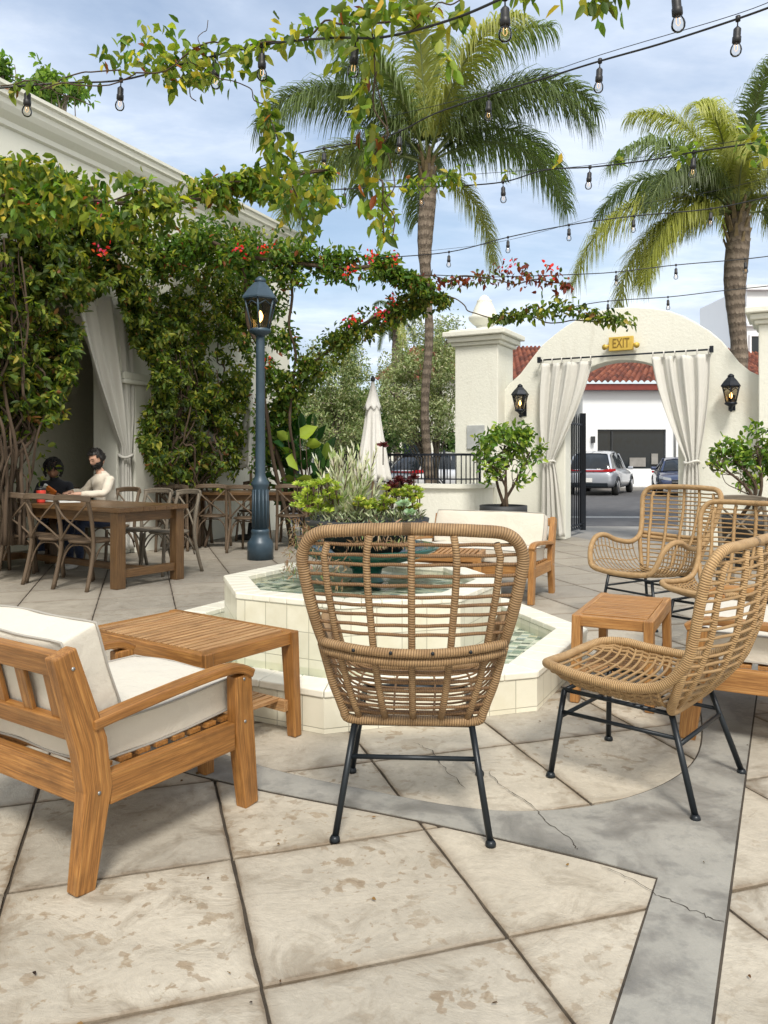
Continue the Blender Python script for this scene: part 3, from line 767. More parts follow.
for i in range(len(rp)):
    big = (i % 9 == 0) or i == len(rp)-1
    m = MB(); m.tube([rp[i]+V(0, 0, .9), rp[i]+V(0, 0, 1.34 if not big else 1.40)], .02 if big else .009, 6); m.build('post' if big else 'baluster', IRON, r, world=True)
    if i < len(rp)-1 and (rp[i+1]-rp[i]).length > .09:
        p = lerp(rp[i], rp[i+1], .5); m = MB(); m.tube([p+V(0, 0, .96), p+V(0, 0, 1.34)], .009, 6); m.build('baluster', IRON, r, world=True)

# ------------------------------------------------------------------ street buildings
def roof_plane(m, p0, p1, q0, q1, n=40, rows=12):
    """barrel-tiled slope: eave p0-p1, ridge q0-q1"""
    p0, p1, q0, q1 = map(Vector, (p0, p1, q0, q1))
    nrm = (p1-p0).cross(q0-p0).normalized()
    if nrm.z < 0: nrm = -nrm
    seg = 6; W_ = n*seg+1; L = (p1-p0).length; H = (q0-p0).length; vs = []; gs = []
    for j in range(rows*2+1):
        f = j/(rows*2)
        for i in range(W_):
            g = i/(W_-1); a = lerp(p0, p1, g); b = lerp(q0, q1, g)
            h = abs(math.sin(g*n*PI))*.11+(.05 if j % 2 == 0 else 0)
            vs.append(lerp(a, b, f)+nrm*h); gs.append((g*n*.28, f*rows*.4, 0))
    fs = [(j*W_+i, j*W_+i+1, (j+1)*W_+i+1, (j+1)*W_+i) for j in range(rows*2) for i in range(W_-1)]
    m.add(vs, fs, gs)
X0, X1, YB = 9.3, 26.0, 36.0
r = thing('shop_building', 'white shop with a red barrel-tile roof and wide dark window across the street', 'building', (12, YB, 0))
m = MB(); zE = 4.62
m.box(((X0+10)/2, YB+.15, zE/2), (10-X0, .3, zE)); m.box(((13.2+X1)/2, YB+.15, zE/2), (X1-13.2, .3, zE)); m.box((11.6, YB+.15, (2.68+zE)/2), (3.2, .3, zE-2.68))
m.box(((X0+X1)/2, YB+7, 2.3), (X1-X0-.02, 13.3, 4.58))
m.build('wall', WHITE_PLASTER, r, world=True)
m = MB(); m.box((11.6, YB+.12, .42), (3.2, .2, .84)); m.build('sill_wall', WHITE_PLASTER, r, world=True)
m = MB(); m.box((11.6, YB+.16, 1.77), (3.19, .04, 1.84)); m.build('shop_window', GLASS_DARK, r, world=True)
m = MB(); m.box((10.7, YB+.10, 1.75), (.07, .08, 1.8)); m.box((11.6, YB+.10, 2.64), (3.18, .1, .08)); m.build('window_frame', CHARCOAL, r, world=True)
m = MB(); m.box((15.2, YB-.05, 1.25), (1.0, .08, 2.4)); m.build('door', GLASS_DARK, r, world=True)
m = MB(); m.tube([(13.6, YB-.06, .1), (13.6, YB-.06, 4.4)], .05, 8); m.build('downpipe', STEEL, r, world=True)
m = MB(); m.box((9.75, YB-.12, 2.2), (.16, .2, .3)); m.build('wall_light', CHARCOAL, r, world=True)
m = MB()
m.box((11.9, YB+.10, 1.15), (.75, .06, .42)); m.box((12.7, YB+.10, 1.3), (.3, .06, .5))
m.build('window_notice', CONC, r, world=True)
m = MB(); m.box(((X0+X1)/2, YB-.22, zE+.02), (X1-X0+.6, .36, .28)); m.build('fascia', TERRA_RED, r, world=True)
m = MB(); roof_plane(m, (X0-.4, YB-.5, zE+.16), (X1+.4, YB-.5, zE+.16), (X0+3.4, YB+5.2, zE+2.5), (X1-3, YB+5.2, zE+2.5), 62, 16)
roof_plane(m, (X0-.4, YB+11, zE+.16), (X0-.4, YB-.5, zE+.16), (X0+3.4, YB+5.2, zE+2.5), (X0+3.4, YB+5.2, zE+2.5), 20, 16); m.build('roof', ROOFTILE, r, world=True)
r = thing('tiled_house', 'cream house with a red barrel-tile roof seen between the urn pillar and the gate wall', 'building', (5, 38, 0))
m = MB(); m.box((4.2, 41, 2.6), (8.6, 8, 5.2)); m.build('wall', STUCCO, r, world=True)
m = MB(); roof_plane(m, (-.6, 36.6, 5.0), (8.9, 36.6, 5.0), (1.5, 41, 7.2), (8.8, 41, 7.2), 34, 14); m.build('roof', ROOFTILE, r, world=True)
m = MB()
for x in (1.4, 2.2): m.box((x, 36.98, 1.3), (1.0, .06, 2.6) if x < 2 else (.1, .08, 2.6))
m.build('doorway', GLASS_DARK, r, world=True)
r = thing('upper_white_building', 'tall white rendered building with a sash window behind the right palm trunk', 'building', (19, 34, 0))
m = MB(); m.box((24.1, 43.5, 5.2), (10, 6, 10.4)); m.build('wall', WHITE_PLASTER, r, world=True)
m = MB(); m.box((24.1, 40.4, 10.3), (10.2, .3, .25)); m.box((24.1, 40.42, 8.35), (10.1, .2, .16)); m.box((24.1, 40.42, 5.9), (10.1, .2, .16)); m.build('ledge', WHITE_PLASTER, r, world=True)
for x in (19.25, 21.9, 24.4):
    w = MB(); w.box((x+.6, 40.47, 7.25), (1.1, .06, 1.0)); wo = w.build('window', GLASS_DARK, r, world=True)
    f = MB(); f.box((x+.6, 40.42, 7.8), (1.3, .1, .1)); f.box((x+.6, 40.42, 6.7), (1.3, .1, .1)); f.box((x+.0, 40.42, 7.25), (.1, .1, 1.0)); f.box((x+1.2, 40.42, 7.25), (.1, .1, 1.0)); f.box((x+.6, 40.42, 7.25), (.06, .08, 1.0))
    fo_ = f.build('window_frame', WHITE_PLASTER, r, world=True); fo_.parent = wo
r = thing('cream_shopfront', 'cream low building with a dark doorway, across the street behind the olive trees', 'building', (0, 34.5, 0))
m = MB(); m.box((-9, 38.2, 2.05), (17, 7, 4.1)); m.box((-9, 34.6, 4.2), (17.4, .5, .3)); m.build('wall', STUCCO, r, world=True)
m = MB(); m.box((-4.6, 34.66, 1.3), (1.6, .08, 2.5)); m.build('doorway', GLASS_DARK, r, world=True)
m = MB(); m.box((-10.5, 34.66, 1.7), (5.0, .08, 1.7)); m.build('shop_window', GLASS_DARK, r, world=True)
m = MB(); m.add([(-14, 34.6, 3.2), (-1.5, 34.6, 3.2), (-1.5, 33.2, 2.6), (-14, 33.2, 2.6)], [(0, 1, 2, 3)]); m.build('awning', DARK_CLOTH, r, world=True, solid=.04)
from mathutils import noise as mnoise
# ------------------------------------------------------------------ fountain
FC = Vector((-.15, 4.92, 0)); FA = R(-95)
def octo(Rr, z, k=0): return [FC+V(Rr*math.cos(FA+R(45)*i), Rr*math.sin(FA+R(45)*i), z) for i in range(8)]
fn = thing('fountain', 'two-tier octagonal fountain of cream tiles with green mosaic pools', 'fountain', FC)
def ring_wall(r0, r1, z0, z1, name, mat, bev=.006):
    m = MB(); a0, a1, b0, b1 = octo(r1, z0), octo(r1, z1), octo(r0, z1), octo(r0, z0)
    for i in range(8):
        j = (i+1) % 8; L = (a0[i]-a0[j]).length; o = random.random()*0
        m.add([a0[i], a0[j], a1[j], a1[i]], [(0, 1, 2, 3)], [(-L/2, z0-z1, 0), (L/2, z0-z1, 0), (L/2, 0, 0), (-L/2, 0, 0)])
        m.add([a1[i], a1[j], b0[j], b0[i]], [(0, 1, 2, 3)], [(-L/2, .001, 0), (L/2, .001, 0), (L/2*r0/r1, r1-r0, 0), (-L/2*r0/r1, r1-r0, 0)])
        m.add([b0[i], b0[j], b1[j], b1[i]], [(0, 1, 2, 3)], [(-L/2, 0, 0), (L/2, 0, 0), (L/2, z0-z1, 0), (-L/2, z0-z1, 0)])
    return m.build(name, mat, fn, world=True)
ring_wall(1.235, 1.42, 0, .165, 'lower_wall', TILE)
ring_wall(.745, .89, .0, .465, 'upper_wall', TILE)
def coping(r0, r1, z0, z1, name):
    m = MB(); A0, A1_, B0, B1 = octo(r1, z0), octo(r1, z1), octo(r0, z0), octo(r0, z1)
    for i in range(8):
        j = (i+1) % 8
        for k in range(6):
            f0, f1 = k/6+.0015, (k+1)/6-.0015
            q = [lerp(X[i], X[j], f) for X in (A0, A1_, B0, B1) for f in (f0, f1)]
            a0, a1, b0, b1, c0, c1, d0, d1 = q
            m.add([a0, a1, b1, b0, c0, c1, d1, d0], [(0, 1, 2, 3), (3, 2, 6, 7), (7, 6, 5, 4), (0, 3, 7, 4), (1, 5, 6, 2), (0, 4, 5, 1)])
    return m.build(name, COPE, fn, world=True, bevel=.006)
tt = NT('cream_marble'); pp_ = tt.pos()
nn_ = tt.noise(pp_, 6, 8, .7, 1.2); tt.col(tt.mix(tt.ramp(nn_, [(.42, 0.0), (.62, .6)]), (.80, .775, .67), (.72, .68, .56))).rough(.3).bump(nn_, .1, .003)
COPE = tt.m
coping(1.232, 1.428, .165, .2, 'lower_coping'); coping(.735, .897, .465, .5, 'upper_coping')
m = MB(); m.add(octo(1.24, .095), [tuple(range(8))]); m.build('lower_pool_floor', MOSAIC, fn, world=True)
m = MB(); m.add(octo(.75, .44), [tuple(range(8))]); m.build('upper_pool_floor', MOSAIC, fn, world=True)
m = MB(); m.add(octo(1.234, .135), [tuple(range(8))]); m.build('lower_water', WATER, fn, world=True)
m = MB(); m.add(octo(.742, .472), [tuple(range(8))]); m.build('upper_water', WATER, fn, world=True)
GREENG = m_plain('green_bowl_glaze', (.015, .085, .065), .18, 0, .2, 30, .3)
bc = V(-.11, 4.98, 0)
m = MB(); m.lathe([(.16, .40), (.15, .44), (.09, .50), (.10, .55), (.19, .585), (.36, .63), (.45, .672), (.47, .69), (.455, .70), (.42, .685), (.2, .62), (0, .61)], bc, 32); m.build('bowl', GREENG, fn, world=True)
pl = thing('planter_bowl', 'round dark planter of succulents set in the fountain bowl', 'planter', bc+V(0, 0, .66))
m = MB(); m.lathe([(.22, .66), (.34, .80), (.40, .85), (.405, .875), (.38, .875), (.36, .83), (0, .82)], bc, 28); m.build('pot', CHARCOAL, pl, world=True)

# ------------------------------------------------------------------ teak seats
def teak_seat(W_, label, cat, name, cushions=1, wood=TEAK, ncush=1, group=None):
    r = thing(name, label, cat, (0, 0, 0), 0, group); h = W_/2
    for s in (-1, 1):
        x = s*(h-.028)
        m = MB(); m.ribbon([(x, .36, 0), (x, .325, .30), (x, .315, .505)], .052, [.07, .095, .085]); m.build('front_leg', wood, r, bevel=.006)
        m = MB(); m.ribbon([(x, -.36, 0), (x, -.315, .30), (x, -.335, .44), (x, -.43, .74)], .052, [.068, .10, .105, .078]); m.build('rear_leg', wood, r, bevel=.006)
        m = MB(); m.beam((x-s*.002, -.27, .285), (x-s*.002, .275, .285), .044, .10); m.build('side_rail', wood, r, bevel=.004)
        arm = catmull([(x+s*.004, -.335, .50), (x+s*.004, -.18, .515), (x+s*.004, .1, .535), (x+s*.004, .28, .535), (x+s*.004, .365, .50)], 4)
        m = MB(); m.ribbon(arm, [.06]*len(arm), [.034]*len(arm)); m.build('armrest', wood, r, bevel=.007)
    for y, nm in ((.315, 'front_rail'), (-.305, 'back_rail')):
        m = MB(); m.beam((-h+.056, y, .285), (h-.056, y, .285), .04, .10); m.build(nm, wood, r, bevel=.004)
    m = MB()
    for k in range(8): m.beam((-h+.056, -.25+k*.075, .342), (h-.056, -.25+k*.075, .342), .05, .016)
    m.build('seat_slats', wood, r, bevel=.002)
    m = MB(); m.beam((-h+.056, -.412, .695), (h-.056, -.412, .695), .03, .08, up=(0, -.3, 1)); m.beam((-h+.056, -.345, .475), (h-.056, -.345, .475), .03, .07, up=(0, -.3, 1)); m.build('back_frame', wood, r, bevel=.004)
    n = max(3, int(W_/.155)); 
    for k in range(n):
        x = -h+.06+(k+.5)*(W_-.12)/n
        m = MB(); m.beam((x-.012, -.352, .505), (x+.012, -.402, .658), .05, .016, up=(0, 1, .3)); m.build('back_slat', wood, r, bevel=.002)
    cw = (W_-.13)/ncush
    for k in range(ncush):
        x = -h+.065+cw*(k+.5)
        def cush(c, sx, sy, sz, tilt, nm):
            bm = bmesh.new(); bmesh.ops.create_cube(bm, size=1)
            bmesh.ops.subdivide_edges(bm, edges=bm.edges[:], cuts=15, use_grid_fill=True)
            for v in bm.verts:
                p = v.co.copy(); u, w2, q = p.x*2, p.y*2, p.z*2
                puff = (1-u**4)*(1-w2**4); edge = 1.0
                p.z = .5*q*(.86+.20*puff)
                p.x = .5*u*(1-.012*(abs(q) < .9)*0-.02*(w2*w2)*(u*u)); p.y = .5*w2*(1-.02*(u*u)*(w2*w2))
                v.co = Vector((p.x*sx, p.y*sy, p.z*sz+.004*math.sin(u*5+w2*3)))
            rot = Matrix.Rotation(tilt, 3, 'X')
            for v in bm.verts: v.co += V(0, 0, .0055*mnoise.noise(v.co*9+V(x*3+sz, 0, 0))*(1 if abs(v.co.z) > .03 else 0)); v.co = rot@v.co+Vector(c)
            me = bpy.data.meshes.new(nm); bm.to_mesh(me); bm.free(); me.materials.append(CUSHION)
            for p in me.polygons: p.use_smooth = True
            o = bpy.data.objects.new(nm, me); COL.objects.link(o); o.parent = r
            md = o.modifiers.new('b', 'BEVEL'); md.width = .012; md.segments = 2; md.limit_method = 'ANGLE'; md.angle_limit = R(50)
            pm = MB()
            for zz in (-.43, .43):
                pts = []
                for i in range(40):
                    a = i/40*4; e = int(a); f = a-e
                    cor = [(-1, -1), (1, -1), (1, 1), (-1, 1)]; p0, p1 = cor[e], cor[(e+1) % 4]
                    u, w2 = lerp(p0[0], p1[0], f), lerp(p0[1], p1[1], f)
                    kx = (1-.02*(w2*w2)*(u*u))
                    pts.append(rot@Vector((u*.5*kx*sx, w2*.5*kx*sy, zz*sz+.004*math.sin(u*5+w2*3)))+Vector(c))
                pm.tube(pts, .0042, 5, closed=True)
            po = pm.build('piping', CUSHION_EDGE, r); po.parent = o
            return o
        cush((x, .035, .415), cw-.006, .64, .135, R(1.5), 'seat_cushion')
        cush((x, -.285, .615), cw-.012, .34, .15, R(-72), 'back_cushion')
    # short bolts on the legs
    m = MB()
    for s in (-1, 1):
        for y, z in ((-.315, .29), (-.405, .69), (.32, .33), (.315, .49)):
            m.tube([(s*(h-.003), y, z), (s*(h+.0005), y, z)], .006, 8)
    m.build('bolt', STEEL, r)
    return r
d = Vector((.55, .83, 0)).normalized(); side = Vector((.83, -.55, 0)).normalized()
rrf = Vector((-.88, 2.22, 0)); c = rrf+d*.36-side*.35
a = teak_seat(.74, 'teak armchair with cream cushions in the left foreground, seen from behind', 'armchair', 'teak_armchair', wood=TEAK)
a.scale = (.955, .955, .955); c = rrf+d*.36*.955-side*.35*.955+V(.01, 0, 0); a.location = c; a.rotation_euler.z = math.atan2(-d.x, d.y)
b = teak_seat(1.02, 'wide teak lounge chair with cream cushions at the right edge behind the nearest rattan chair', 'armchair', 'teak_lounge_chair', wood=TEAK_PALE)
f_ = Vector((-.88, .47, 0)).normalized(); xl = Vector((.47, .88, 0)).normalized()
b.location = Vector((1.37, 3.45, 0))+xl*.49-f_*.35; b.rotation_euler.z = math.atan2(-f_.x, f_.y)
s3 = teak_seat(1.28, 'teak loveseat with cream cushions facing the camera beyond the fountain', 'sofa', 'teak_loveseat', ncush=1, wood=TEAK_PALE)
s3.scale = (.96, .96, .95); s3.location = (.90, 7.2, 0); s3.rotation_euler.z = R(153)
# side tables
def side_table(name, label, L, D, H, wood, corner, ux, group):
    """corner: near-left top corner; ux along length; top of slats, shelf"""
    ux = Vector(ux).normalized(); uy = Vector((-ux.y, ux.x, 0)); c = Vector(corner)+ux*L/2+uy*D/2
    r = thing(name, label, 'side table', c, math.atan2(ux.y, ux.x), group)
    for sx in (-1, 1):
        for sy in (-1, 1):
            m = MB(); m.ribbon([(sx*(L/2-.004), sy*(D/2-.02), 0), (sx*(L/2-.028), sy*(D/2-.028), H-.001)], .046, [.05, .075], side=(0, 1, 0)); m.build('leg', wood, r, bevel=.005)
    m = MB()
    for sy in (-1, 1): m.beam((-L/2+.012, sy*(D/2-.02), H-.033), (L/2-.012, sy*(D/2-.02), H-.033), .036, .064)
    for sx in (-1, 1): m.beam((sx*(L/2-.022), -D/2+.04, H-.03), (sx*(L/2-.022), D/2-.04, H-.03), .04, .056)
    m.build('top_frame', wood, r, bevel=.004)
    m = MB(); n = int((L-.1)/.042)
    for k in range(n):
        x = -L/2+.05+(k+.5)*(L-.1)/n; m.beam((x, -D/2+.04, H-.008), (x, D/2-.04, H-.008), .028, .018)
    m.build('top_slats', TEAK_GREY if wood is not TEAK_PALE else wood, r, bevel=.002)
    m = MB()
    for sy in (-1, 1): m.beam((-L/2+.02, sy*(D/2-.055), .14), (L/2-.02, sy*(D/2-.055), .14), .03, .05)
    for k in range(n):
        x = -L/2+.05+(k+.5)*(L-.1)/n; m.beam((x, -D/2+.06, .165), (x, D/2-.06, .165), .028, .016)
    m.build('shelf', TEAK_GREY, r, bevel=.002)
    return r
side_table('side_table', 'slatted teak side table with lower shelf, between the left armchair and the fountain', .84, .56, .476, TEAK, (-1.40, 3.54, 0), (.79, -.57, 0), None)
side_table('side_table', 'small slatted teak side table among the rattan chairs on the right', .74, .41, .45, TEAK_PALE, (1.335, 3.80, 0), (.45, .89, 0), None)
side_table('side_table', 'pale slatted teak table half hidden behind the fountain, before the loveseat', .80, .5, .46, TEAK_PALE, (.02, 6.6, 0), (.96, -.25, 0), None)

# ------------------------------------------------------------------ rattan chairs
def mirror(pts): return [Vector((-p[0], p[1], p[2])) for p in reversed(pts)][:-1]
def rattan(kind, label, cords=(CORD, CORD_FINE)):
    thick, fine = cords
    r = thing('rattan_armchair' if kind == 'A' else 'rattan_chair', label, 'rattan chair', (0, 0, 0))
    if kind == 'A':
        half = [(0, -.40, 1.035), (.20, -.40, 1.03), (.315, -.385, 1.015), (.362, -.36, .95), (.350, -.335, .84), (.328, -.30, .73), (.305, -.245, .635), (.308, -.14, .585), (.335, .0, .605), (.352, .11, .648), (.352, .21, .64), (.335, .285, .575), (.315, .32, .49), (.27, .345, .425), (.15, .36, .405), (0, .365, .40)]
        cprof_z = [.375, .42, .62, .85, 1.03]; cprof_y = [-.19, -.25, -.345, -.40, -.415]
        sz = [.375, .50, .62, .73, .84, .95, 1.02]; sxx = [.235, .278, .308, .328, .348, .36, .33]; syy = [-.19, -.225, -.25, -.30, -.335, -.36, -.39]
        side_y = [-.2, -.14, 0, .11, .21, .285, .345]; side_x = [.305, .312, .335, .352, .352, .335, .27]; side_z = [.60, .585, .605, .648, .64, .575, .425]
        fy, low = .345, .355
    else:
        half = [(0, -.42, .955), (.20, -.418, .955), (.315, -.40, .945), (.362, -.37, .88), (.362, -.345, .77), (.350, -.32, .65), (.338, -.285, .55), (.320, -.20, .462), (.308, -.08, .428), (.305, .08, .430), (.295, .20, .442), (.25, .285, .440), (.16, .325, .425), (0, .335, .415)]
        cprof_z = [.355, .40, .50, .65, .85, .95]; cprof_y = [-.20, -.27, -.355, -.41, -.435, -.43]
        sz = [.355, .42, .55, .65, .77, .88, .94]; sxx = [.24, .29, .335, .348, .36, .36, .33]; syy = [-.20, -.235, -.285, -.32, -.345, -.37, -.40]
        side_y = [-.2, -.08, .08, .20, .285, .325]; side_x = [.320, .308, .305, .295, .25, .16]; side_z = [.462, .428, .430, .442, .44, .425]
        fy, low = .325, .345
    rim = catmull(mirror(half)+[Vector(p) for p in half][0:], 7)
    rim = catmull(half, 7); full = [Vector((-p.x, p.y, p.z)) for p in reversed(rim)][1:-1]
    m = MB(); m.tube(rim+full, .0205 if kind == 'A' else .0185, 12, closed=True); m.build('rim', thick, r)
    def back(x_s, z, lift=0.0):
        xs, ys, yc = interp(sz, sxx, z), interp(sz, syy, z), interp(cprof_z, cprof_y, z)
        return Vector((x_s*xs, yc+(ys-yc)*abs(x_s)**2.2-lift, z))
    ztop = cprof_z[-1]-.01; zbot = cprof_z[0]
    # lower back frame and the bottom bar
    lowpts = [back(1, z) for z in ([.64, .60, .55, .5, .44, .40] if kind == 'A' else [.52, .48, .44, .40])]+[V(sxx[0]-.01, syy[0], zbot-.005)]
    fr = lowpts+[V(.12, cprof_y[0]-.005, zbot-.008), V(-.12, cprof_y[0]-.005, zbot-.008)]+[V(-p.x, p.y, p.z) for p in reversed(lowpts)]
    m = MB(); m.tube(catmull(fr, 4), .0165, 10); m.build('lower_frame', thick, r)
    if kind == 'A':
        m = MB()
        for dz in (0, -.030): m.tube([back(k/10, .655-.018*(1-abs(k/10)**2)+dz, .020) for k in range(-10, 11)], .0155, 8)
        m.build('cross_bar', thick, r)
        m = MB()
        for x in (-.62, -.22, .22, .62): m.tube([back(x, .642, .034), back(x, .642, .040)], .006, 8)
        m.build('bolt', BLACK_METAL, r)
    # vertical poles of the back, wrapped in cord
    for x in (-.80, -.41, 0, .41, .80):
        zt = ztop-.005 if abs(x) < .7 else ztop-.03
        n = 14; m = MB(); m.tube([back(x*(1 if z0 > .3 else .96), z0) for z0 in [lerp(zt, zbot, k/n) for k in range(n+1)]], .0122, 8); m.build('back_pole', thick, r)
    m = MB(); z = ztop-.035; k = 0; step = .0325 if kind == 'A' else .033
    while z > zbot+.02:
        if not (kind == 'A' and .61 < z < .675):
            j = random.uniform(-.003, .003)
            for dz in (0,):
                m.tube([back(i/12, z+j+dz+.0012*math.sin(i*1.1+k*2), 0) for i in range(-12, 13)], .0058, 6)
        z -= step; k += 1
    m.build('back_weave', fine, r)
    # seat and side weave
    def under(y, s):
        xr, zr = interp(side_y, side_x, y), interp(side_y, side_z, y)
        zc = interp([-.2, -.05, .15, fy], [zbot-.005, low, low+.012, half[-1][2]-.006], y)
        xs = math.sin(PI/2*s)*.9*xr+.1*s*xr; 
        return Vector((xs, y+(.03*(abs(s)**3) if kind == 'A' else 0), zc+(zr-zc)*abs(s)**3.2))
    m = MB(); n = 17 if kind == 'B' else 14
    for k in range(n):
        y = lerp(-.185, fy-.02, k/(n-1))
        m.tube([under(y, i/14) for i in range(-14, 15)], .0062 if kind == 'B' else .0042, 6)
    m.build('seat_ribs', fine, r)
    m = MB()
    for s in (-.95, -.88, -.80, -.70, -.36, 0, .36, .70, .80, .88, .95) if kind == 'B' else (-.90, -.72, -.45, -.15, .15, .45, .72, .90):
        m.tube([under(lerp(-.19, fy, k/18), s)+V(0, 0, .006*((k % 2)*2-1)*.6) for k in range(19)], .0045 if (abs(s) < .78 or kind == 'A') else .0075, 6)
    m.build('seat_weave', fine, r)
    # metal frame
    fx, top = .205, zbot-.012
    for s in (-1, 1):
        m = MB()
        m.tube([(s*fx, -.19, top-.012), (s*fx, .24, top-.006)], .009, 8)
        m.build('seat_rail', BLACK_METAL, r)
        for y0, y1 in ((-.19, -.295), (.235, .265)):
            l = MB(); l.tube([(s*fx, y0, top-.006), (s*.262, y1, .012)], .0115, 10); lo = l.build('leg', BLACK_METAL, r)
            g = MB(); g.lathe([(.0118, .020), (.017, .013), (.0185, .007), (.0185, 0)][::-1], (s*.263, y1, .0005), 12); go = g.build('foot', BLACK_METAL, r); go.parent = lo
        def legp(y0, y1, z): f = (top-.006-z)/(top-.018); return V(s*lerp(fx, .262, f), lerp(y0, y1, f), z)
        m = MB(); m.tube([legp(-.19, -.295, top-.09), legp(.235, .265, top-.09)], .008, 8); m.build('stretcher', BLACK_METAL, r)
    for y0, y1 in ((-.19, -.295), (.235, .265)):
        m = MB(); m.tube([(-.205, y0, top-.008), (.205, y0, top-.008)], .009, 8); m.build('seat_rail', BLACK_METAL, r)
        f = .105/(top-.018); y = lerp(y0, y1, f); x = lerp(fx, .262, f)
        m = MB(); m.tube([(-x, y, top-.111), (x, y, top-.111)], .0085, 8); m.build('stretcher', BLACK_METAL, r)
    return r
ra = rattan('A', 'brown wicker-wrapped high-back chair in the centre foreground, back to the camera')
ra.location = (.11, 2.80, 0); ra.rotation_euler.z = R(-3.5); ra.scale = (.965, 1, 1)
rb = rattan('B', 'pale rattan wing-back chair nearest on the right, side-on beside the small teak table', (CORD_PALE, CORD_PALE_FINE))
rb.location = (1.03, 3.06, 0); rb.rotation_euler.z = R(49)
dup(rb, (2.2, 5.0, 0), R(127), 'pale rattan chair at the right edge, between the small teak table and the citrus pot')
rc = rattan('A', 'x', (CORD_PALE, CORD_PALE_FINE)); rc['label'] = 'pale rattan armchair with swooping arms, facing us in front of the right gate curtain'
rc.location = (2.06, 5.95, 0); rc.rotation_euler.z = R(122)

# ------------------------------------------------------------------ dining furniture
def xchair(label, grey=False, group='cross-back dining chairs'):
    w = GREY_WOOD if grey else BENT_WOOD
    r = thing('crossback_chair', label, 'dining chair', (0, 0, 0), 0, group)
    for s in (-1, 1):
        m = MB(); m.tube(catmull([(s*.21, -.29, 0), (s*.205, -.22, .25), (s*.20, -.19, .46), (s*.20, -.22, .70), (s*.195, -.265, .875)], 4), .0195, 8); m.build('rear_leg', w, r)
        m = MB(); m.tube(catmull([(s*.21, .23, 0), (s*.195, .205, .25), (s*.185, .19, .44)], 4), .0185, 8); m.build('front_leg', w, r)
        m = MB(); m.tube(catmull([(s*.195, -.20, .20), (s*.17, -.17, .33), (s*.10, -.16, .41), (0, -.16, .425)], 4), .009, 6)
        m.tube(catmull([(s*.20, -.19, .26), (s*.19, -.10, .38), (s*.185, 0, .425), (s*.185, .1, .38), (s*.195, .19, .26)], 4), .009, 6); m.build('brace', w, r)
    m = MB(); m.ribbon(catmull([(-.225, -.255, .872), (-.13, -.305, .888), (0, -.32, .892), (.13, -.305, .888), (.225, -.255, .872)], 4), .058, .028, side=(0, .1, 1)); m.build('top_rail', w, r, bevel=.008)
    for s in (-1, 1):
        m = MB(); m.tube(catmull([(s*.19, -.27, .83), (s*.06, -.27-.02+s*.006, .70), (-s*.10, -.235, .56), (-s*.195, -.20, .465)], 4), .0105, 6); m.build('cross_brace', w, r)
    m = MB(); m.lathe([(0, -.012), (.215, -.012), (.225, 0), (.22, .014), (.12, .018), (0, .018)], (0, 0, .455), 20, squash=.96); m.build('seat', w, r)
    return r
U = Vector((-.84, .55, 0)).normalized(); VV = Vector((.55, .84, 0)).normalized()
T0 = Vector((-2.56, 7.36, 0)); TL, TD = 2.35, .88
dt = thing('dining_table', 'long brown wooden dining table with thick legs, the seated man working at it', 'dining table', T0+U*TL/2+VV*TD/2, math.atan2(-U.y, -U.x))
m = MB(); 
for k in range(6): m.box((0, -TD/2+(k+.5)*TD/6, .765), (TL+.06, TD/6-.003, .045))
m.build('tabletop', TABLE_WOOD, dt, bevel=.004)
m = MB(); m.beam((-TL/2+.1, -TD/2+.07, .69), (TL/2-.1, -TD/2+.07, .69), .03, .10); m.beam((-TL/2+.1, TD/2-.07, .69), (TL/2-.1, TD/2-.07, .69), .03, .10)
m.beam((TL/2-.08, -TD/2+.1, .69), (TL/2-.08, TD/2-.1, .69), .03, .10); m.beam((-TL/2+.08, -TD/2+.1, .69), (-TL/2+.08, TD/2-.1, .69), .03, .10); m.build('apron', TABLE_WOOD, dt, bevel=.003)
for sx in (-1, 1):
    for sy in (-1, 1): m = MB(); m.box((sx*(TL/2-.07), sy*(TD/2-.07), .371), (.105, .105, .742)); m.build('leg', TABLE_WOOD, dt, bevel=.006)
    m = MB(); m.beam((sx*(TL/2-.07), -TD/2+.12, .14), (sx*(TL/2-.07), TD/2-.12, .14), .06, .08); m.build('stretcher', TABLE_WOOD, dt, bevel=.004)
m = MB(); m.beam((-TL/2+.1, 0, .141), (TL/2-.1, 0, .141), .06, .07); m.build('stretcher', TABLE_WOOD, dt, bevel=.004)
rz_in = math.atan2(-VV.x, VV.y)
x0 = xchair('wooden cross-back chair on the near side of the dining table, nearest its corner leg')
x0.location = T0+U*.42+VV*.03; x0.rotation_euler.z = rz_in+R(11)
near_lab = ['wooden cross-back chair on the near side of the dining table, second from its corner leg', 'wooden cross-back chair on the near side of the dining table, third from its corner leg', 'wooden cross-back chair cut by the left edge of the photo']
for k, l in enumerate(near_lab): dup(x0, T0+U*(.92+.5*k)+VV*(.03), rz_in+R(10+random.uniform(-4, 4)), l)
g0 = xchair('greyed cross-back chair on the far side of the dining table, at its right end', True)
g0.location = T0+U*.50+VV*1.08; g0.rotation_euler.z = rz_in+PI-R(6)
dup(g0, T0+U*.98+VV*1.1, rz_in+PI+R(5), 'greyed cross-back chair on the far side of the dining table, right beside the man')
mchair = dup(x0, T0+U*1.62+VV*1.16, rz_in+PI, 'cross-back chair the man in the cream sweater sits on')
